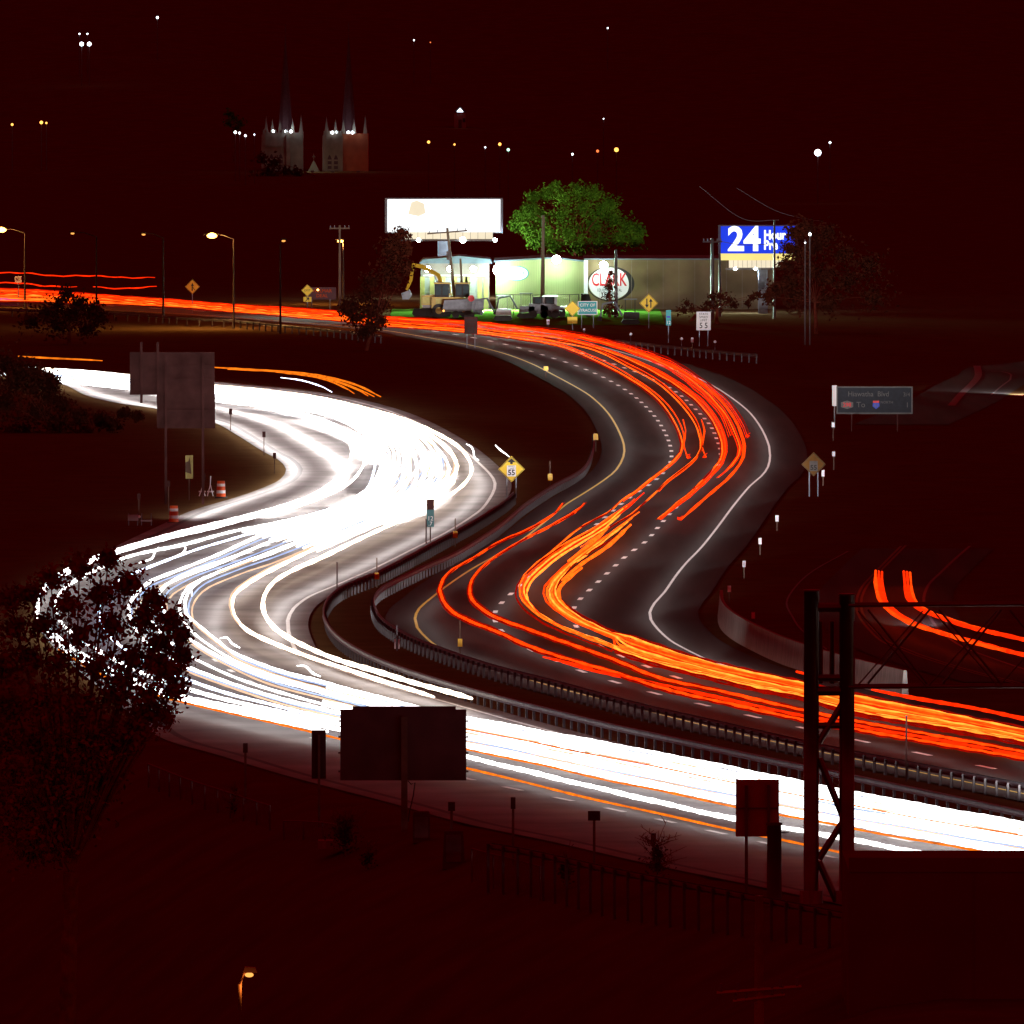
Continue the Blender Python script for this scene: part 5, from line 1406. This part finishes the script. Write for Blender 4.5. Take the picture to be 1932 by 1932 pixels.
for x in (-1.7, -0.8, 1.8):
    for y in (-1.0, 0.75):
        MB().tube([(x, y, 0.42), (x, y + 0.25, 0.42)], 0.42, 12).build('wheel', 'rubber', t)
t = thing('barrel_drum', 'orange drum by the excavator at the left of the yard', 'barrel', G(803, 596, 0))
MB().tube([(0, 0, 0), (0, 0, 1.0)], 0.3, 12).build('drum', 'orange', t)
MB().tube([(0, 0, 1.0), (0, 0, 1.06)], 0.33, 12).build('rim', 'rubber', t)

# ------------------------------------------------------------------ billboards
def billboard(name, label, x0, y0, x1, y1, Y, face, legpx, leg_w, apron=None, letters=None, strip=None):
    p = AT((x0 + x1) / 2, y1, Y)
    zg = TZ(p.x, Y)
    s = S(Y)
    t = thing(name, label, 'billboard', (AT(legpx, y1, Y).x, Y, zg))
    X = lambda px: AT(px, y0, Y).x - t.location.x
    Z = lambda py: AT(966, py, Y).z - zg
    MB().box(X(x0), X(x1), -0.08, 0.1, Z(y1), Z(y0)).build('face', face, t)
    b = MB()
    b.box(X(x0) - 0.25, X(x1) + 0.25, 0.103, 0.4, Z(y1) - 0.1, Z(y0) + 0.12)
    b.build('frame', 'bb_frame', t)
    MB().box(X(legpx) - leg_w / 2, X(legpx) + leg_w / 2, 0.45, 0.45 + leg_w, -0.5, Z(y0) - 1.0).build('column', 'galv', t)
    if apron:
        ax0, ax1, ay1, m = apron
        n = 12
        for k in range(n):
            u0, u1 = X(ax0) + (X(ax1) - X(ax0)) * k / n, X(ax0) + (X(ax1) - X(ax0)) * (k + 1) / n
            MB().box(u0 + 0.015, u1 - 0.015, -0.04, 0.08, Z(ay1), Z(y1) - 0.02).build('apron_slat', m, t)
        MB().box(X(ax0) - 0.3, X(ax1) + 0.4, -1.3, 0.1, Z(ay1) - 0.18, Z(ay1) - 0.04).build('catwalk', 'dark_steel', t)
    return t, X, Z, s
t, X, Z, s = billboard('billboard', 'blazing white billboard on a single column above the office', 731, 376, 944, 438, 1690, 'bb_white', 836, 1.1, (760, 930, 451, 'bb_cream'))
MB().prism([(X(770), Z(404)), (X(776), Z(382)), (X(786), Z(378)), (X(800), Z(384)), (X(803), Z(402)), (X(790), Z(408))], -0.09, -0.084).build('faded_print', 'bb_cream', t)
for k, (px, e) in enumerate(((790, 300), (873, 500), (934, 2800))):
    MB().ball((X(px), -1.3, Z(452.5)), 0.30 if k == 1 else 0.2).build('flood', 'lamp_white', t)
    l = D.lights.new('lamp_glow', 'POINT'); l.energy = e * 1.2; l.color = (0.75, 0.9, 1.0); l.shadow_soft_size = 0.3
    o = D.objects.new('lamp_glow', l); COL.objects.link(o); o.parent = t; o.location = (X(px), -0.6, Z(452.5) - 0.3)
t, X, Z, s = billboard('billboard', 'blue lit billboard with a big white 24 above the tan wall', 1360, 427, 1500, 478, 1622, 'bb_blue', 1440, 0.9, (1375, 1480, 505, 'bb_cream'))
MB().box(X(1359.5), X(1500), -0.1, 0.1, Z(491), Z(478.4)).build('yellow_strip', 'bb_yellow', t)
text('lettering', '24', 3.2, 'bb_letter', t, (X(1404), -0.12, Z(452.8)), 0.98, bold=0.10)
text('lettering', 'Hour', 1.2, 'bb_letter', t, (X(1441), -0.12, Z(444)), 0.8, align='LEFT', bold=0.05)
text('lettering', 'Pre', 1.2, 'bb_letter', t, (X(1441), -0.12, Z(463)), 0.8, align='LEFT', bold=0.05)
for px, e in ((1387, 500), (1425, 1500)):
    MB().ball((X(px), -1.4, Z(506.5)), 0.14).build('flood', 'lamp_white', t)
    l = D.lights.new('lamp_glow', 'POINT'); l.energy = e; l.color = (0.6, 0.85, 1.0); l.shadow_soft_size = 0.3
    o = D.objects.new('lamp_glow', l); COL.objects.link(o); o.parent = t; o.location = (X(px), 1.2, Z(512) - 0.3)

# ------------------------------------------------------------------ church on the hill
CY = 2420.0
cs_ = S(CY)
def tower(px0, px1, pxs, ptop, base, label, lit, pins, spire_top, side_m):
    x0 = AT(px0, ptop, CY).x
    z0 = TZ(x0, CY)
    t = thing('church_tower', label, 'church tower', (x0, CY, z0 - 2))
    X = lambda px: AT(px, ptop, CY).x - x0
    Z = lambda py: AT(966, py, CY).z - z0 + 2
    MB().box(0, X(pxs), 0, 5.5, 0, Z(ptop)).build('front_wall', 'stone', t)
    MB().box(X(pxs) + 0.002, X(px1), 0.25, 5.5, 0, Z(ptop) - 0.02).build('side_wall', side_m, t)
    for k, px in enumerate((px0 + 2, pxs - 2)):
        MB().box(X(px) - 0.28, X(px) + 0.28, -0.3, -0.004, 0, Z(ptop + 4)).build('buttress', 'stone', t)
    MB().box(0.1, X(pxs) - 0.1, -0.14, -0.004, Z(ptop + 26), Z(ptop + 24)).build('string_course', 'stone', t)
    n = 7
    for k in range(n):
        u = X(px0) + (X(pxs) - X(px0)) * k / n
        MB().box(u + 0.06, u + 0.3, -0.03, 0.3, Z(ptop), Z(ptop) + 0.4).build('merlon', 'stone', t)
    for f in (0.34, 0.68):
        cx = X(pxs) * f
        zt = Z(ptop + 42)
        poly = [(cx - 0.28, Z(ptop + 92)), (cx + 0.28, Z(ptop + 92)), (cx + 0.28, zt - 0.4), (cx + 0.17, zt - 0.1), (cx, zt + 0.15), (cx - 0.17, zt - 0.1), (cx - 0.28, zt - 0.4)]
        wn = MB().prism(poly, -0.03, -0.004).build('lancet_window', 'spire', t)
        for k in range(5):
            MB().box(cx - 0.26, cx + 0.26, -0.06, -0.034, Z(ptop + 88 - 9 * k), Z(ptop + 85 - 9 * k)).build('louvre', 'stone', wn)
    for px, top, d in pins:
        b = MB()
        n0 = 0
        hw = 0.30
        zb, zt = Z(ptop) , Z(top)
        b.v = [(X(px) - hw, d - hw, zb), (X(px) + hw, d - hw, zb), (X(px) + hw, d + hw, zb), (X(px) - hw, d + hw, zb), (X(px), d, zt)]
        b.f = [(0, 1, 4), (1, 2, 4), (2, 3, 4), (3, 0, 4), (3, 2, 1, 0)]
        b.build('pinnacle', 'stone', t)
    cx = (X(px1)) * 0.56
    b = MB()
    R = 1.15
    for k in range(8):
        th = math.pi / 4 * k + math.pi / 8
        b.v.append((cx + R * math.cos(th), 2.8 + R * math.sin(th), Z(ptop)))
    b.v.append((cx, 2.8, Z(spire_top)))
    b.f = [(k, (k + 1) % 8, 8) for k in range(8)]
    b.build('spire', 'spire', t)
    MB().box(cx - 0.04, cx + 0.04, 2.76, 2.84, Z(spire_top), Z(spire_top) + 1.2).build('cross_shaft', 'spire', t)
    for px, dy, e in lit:
        MB().ball((X(px), dy, Z(ptop) + 0.15), 0.24).build('uplight', 'far_white', t)
        l = D.lights.new('lamp_glow', 'POINT'); l.energy = e; l.color = (0.55, 0.85, 1.0); l.shadow_soft_size = 0.12
        o = D.objects.new('lamp_glow', l); COL.objects.link(o); o.parent = t; o.location = (X(px), dy - 0.35, Z(ptop) + 0.45)
    return t
M['brick_red'] = mat('flank_red_brick', (0.34, 0.09, 0.04), 0.85, var=0.2, scale=0.8)  # even red brick for the right tower's flank
tower(495, 572, 546, 250, 360, 'left church tower with lit pinnacles on the far hill', ((549, -0.3, 60), (540, 0.6, 9), (515, 0.2, 18)), ((502, 218, 0.3), (514, 224, 1.2), (528, 225, 0.5), (552, 222, 0.4), (568, 216, 0.6)), 62, 'stone')
tower(610, 695, 645, 252, 360, 'right church tower with a red brick flank on the far hill', ((665, -0.3, 60), (657, 0.6, 9), (634, 0.2, 18), (627, -0.3, 6)), ((616, 218, 0.3), (633, 224, 1.2), (648, 225, 0.5), (668, 222, 0.4), (689, 217, 0.6)), 60, 'brick_red')
x0 = AT(592, 350, CY).x
gab = thing('church_gable', 'pale church gable end with a cross between the two towers', 'church gable', (x0, CY - 1.5, TZ(x0, CY) - 2))
Zg = lambda py: AT(966, py, CY - 1.5).z - gab.location.z
w = 17 / cs_
MB().prism([(-w, 0), (w, 0), (w, Zg(335)), (0, Zg(302)), (-w, Zg(335))], 0, 3).build('wall', 'stone', gab)
MB().box(-0.05, 0.05, 1, 1.1, Zg(302), Zg(290)).build('cross_shaft', 'stone', gab)
MB().box(-0.25, 0.25, 1, 1.1, Zg(297), Zg(295)).build('cross_arm', 'stone', gab)
MB().prism([(0.3, Zg(350)), (0.7, Zg(350)), (0.7, Zg(336)), (0.5, Zg(331)), (0.3, Zg(336))], -0.05, -0.004).build('lancet_window', 'spire', gab)
for px, py, e, col in ((590, 356, 60, (0.7, 1, 0.85)), (628, 356, 22, (0.8, 0.95, 0.6)), (676, 362, 12, (1, 0.25, 0.05)), (520, 340, 2, (0.9, 1, 0.8))):
    p = AT(px, py, CY - 5)
    lt_ = thing('ground_floodlight', 'floodlight at the foot of the church, ' + {590: 'under the gable', 628: 'under the right tower front', 676: 'reddish, under the brick flank', 520: 'under the left tower'}[px], 'floodlight', (p.x, p.y, TZ(p.x, p.y)))
    MB().box(-0.25, 0.25, -0.15, 0.15, 0, 0.3).build('housing', 'dark_steel', lt_)
    MB().box(-0.2, 0.2, 0.152, 0.17, 0.05, 0.28).build('lens', 'far_white', lt_)
    l = D.lights.new('lamp_glow', 'POINT'); l.energy = e; l.color = col; l.shadow_soft_size = 0.2
    o = D.objects.new('lamp_glow', l); COL.objects.link(o); o.parent = lt_; o.location = (0, 0.5, max(0.8, p.z - lt_.location.z))

# ------------------------------------------------------------------ lamps scattered over the far hillside
def hill_point(px, py, clear):
    for Y in np.arange(2260, 5000, 8.0):
        p = AT(px, py, Y)
        if p.z - TZ(p.x, Y) <= clear:
            return p
    return AT(px, py, 4000)
far = ((297, 33, 'w', 2.4, 'lone white lamp near the top left of the hill'), (154, 83, 'w', 4.0, 'white lamp at the top left, left of a pair'), (168.5, 83, 'w', 4.0, 'white lamp at the top left, right of a pair'),
       (150, 64, 'w', 1.6, 'faint bluish lamp above the left lamp of the pair'), (165, 64, 'w', 1.6, 'faint bluish lamp above the right lamp of the pair'), (23, 235, 'o', 2.4, 'orange lamp at the left edge of the hill'),
       (78, 231, 'o', 3.2, 'brighter orange lamp of the left hillside'), (87.5, 232, 'o', 2.0, 'dim orange lamp beside the brighter one'), (444, 249.5, 'w', 2.8, 'white lamp under the small lit tree'), (452, 251, 'w', 2.2, 'white lamp just right of the one under the small lit tree'),
       (463, 256, 'w', 2.2, 'pale lamp between the small lit tree and the left tower'), (480, 254, 'w', 1.4, 'faint lamp left of the left tower'), (808.7, 268, 'y', 2.8, 'warm lamp above the left end of the white billboard'), (857.5, 272.6, 'y', 1.9, 'small warm lamp above the white billboard'),
       (943, 272, 'o', 3.0, 'orange lamp above the right end of the white billboard'), (959, 282.5, 'g', 2.8, 'greenish lamp right of the orange one above the billboard'), (1080, 291, 'w', 2.1, 'bluish lamp above the green tree'), (1127.5, 285, 'r', 2.6, 'red-orange lamp above the green tree'),
       (1163, 282.5, 'o', 4.2, 'large orange lamp above the green tree'), (1543, 288, 'w', 6.5, 'brilliant white lamp on the right of the hill'), (1566, 269, 'w', 2.2, 'small white lamp above the brilliant one'), (781, 76, 'w', 1.4, 'faint lamp high on the hill above the billboard'), (812, 80, 'r', 1.1, 'faint red lamp high on the hill'),
       (1146.6, 53, 'w', 1.4, 'faint lamp high on the hill right of centre'), (915.6, 278, 'w', 1.5, 'faint lamp left of the orange one above the billboard'), (1138.7, 224, 'w', 1.2, 'tiny lamp above the two orange lamps'), (1528, 442, 'w', 3.0, 'white lamp seen through the dark trees right of the blue billboard'), (1519, 458, 'w', 1.6, 'tiny lamp in the dark trees right of the blue billboard'))
for px, py, c, r, l in far:
    if py > 400:
        p = AT(px, py, 1500)
    else:
        p = hill_point(px, py, 7.0)
    s = S(p.y)
    zg = TZ(p.x, p.y)
    t = thing('hillside_lamp', l, 'lamp', (p.x, p.y, zg))
    h = p.z - zg
    MB().tube([(0, 0.15, -0.2), (0, 0.15, h + 0.2)], 0.07, 6).build('pole', 'dark_steel', t)
    MB().tube([(0, 0.2, h + 0.2), (0, -0.1, h + 0.25)], 0.06, 6).build('arm', 'dark_steel', t)
    MB().ball((0, -0.1, h), r / s, 8, 6).build('globe', {'w': 'far_white', 'o': 'far_orange', 'y': 'far_orange', 'r': 'far_red', 'g': 'far_green'}[c], t)
# extra sodium lamp by the pale utility pole
g_ = G(636, 600, 0)
s = S(g_.y)
street_lamp(g_.x, g_.y + 60, 0, 37 - (454 + 140) / S(g_.y + 60), -0.3, 'lit street lamp at the pale utility pole', 'lamp_sodium', 2500, (1, 0.5, 0.14), size=0.6)
# houses on the hill
for px, py, l in ((868, 206, 'small gabled house with a glowing gable patch on the dark hill above the billboard'),):
    p = hill_point(px, py, 3.0)
    z = TZ(p.x, p.y)
    t = thing('hill_house', l, 'house', (p.x, p.y, z))
    MB().box(-0.9, 0.9, 0, 3, -0.5, 2.4).build('wall', 'brick', t)
    MB().prism([(-0.5, 2.45), (0.5, 2.45), (0, 3.05)], -0.19, -0.153).build('gable_glow', 'far_white', t)  # glowing patch added where the gable looks pale
    MB().prism([(-1.05, 2.4), (1.05, 2.4), (0, 3.4)], -0.15, 3.15).build('roof', 'roof', t)
    MB().box(-0.25, 0.25, -0.03, -0.003, -0.2, 1.3).build('door', 'spire', t)
    MB().box(0.4, 0.8, -0.03, -0.003, 0.9, 1.5).build('window', 'cab_glass', t)
# overhead wires near the blue billboard
for k, (a_, b_, c_) in enumerate((((1320, 352), (1400, 412), (1470, 415)), ((1390, 355), (1470, 400), (1560, 420)), ((1344, 452), (1400, 462), (1461, 460)))):
    pts = [AT(q[0], q[1], 1600) for q in spline([a_, b_, c_], 10)]
    o = pts[0]
    ob = MB().tube([p - o for p in pts], 0.025, 4, False).build('overhead_wire', 'galv')
    ob.location = o
    tag(ob, ('upper overhead wire sagging towards the blue billboard', 'second overhead wire passing right of the blue billboard', 'overhead wire crossing the blue billboard')[k], 'wire')
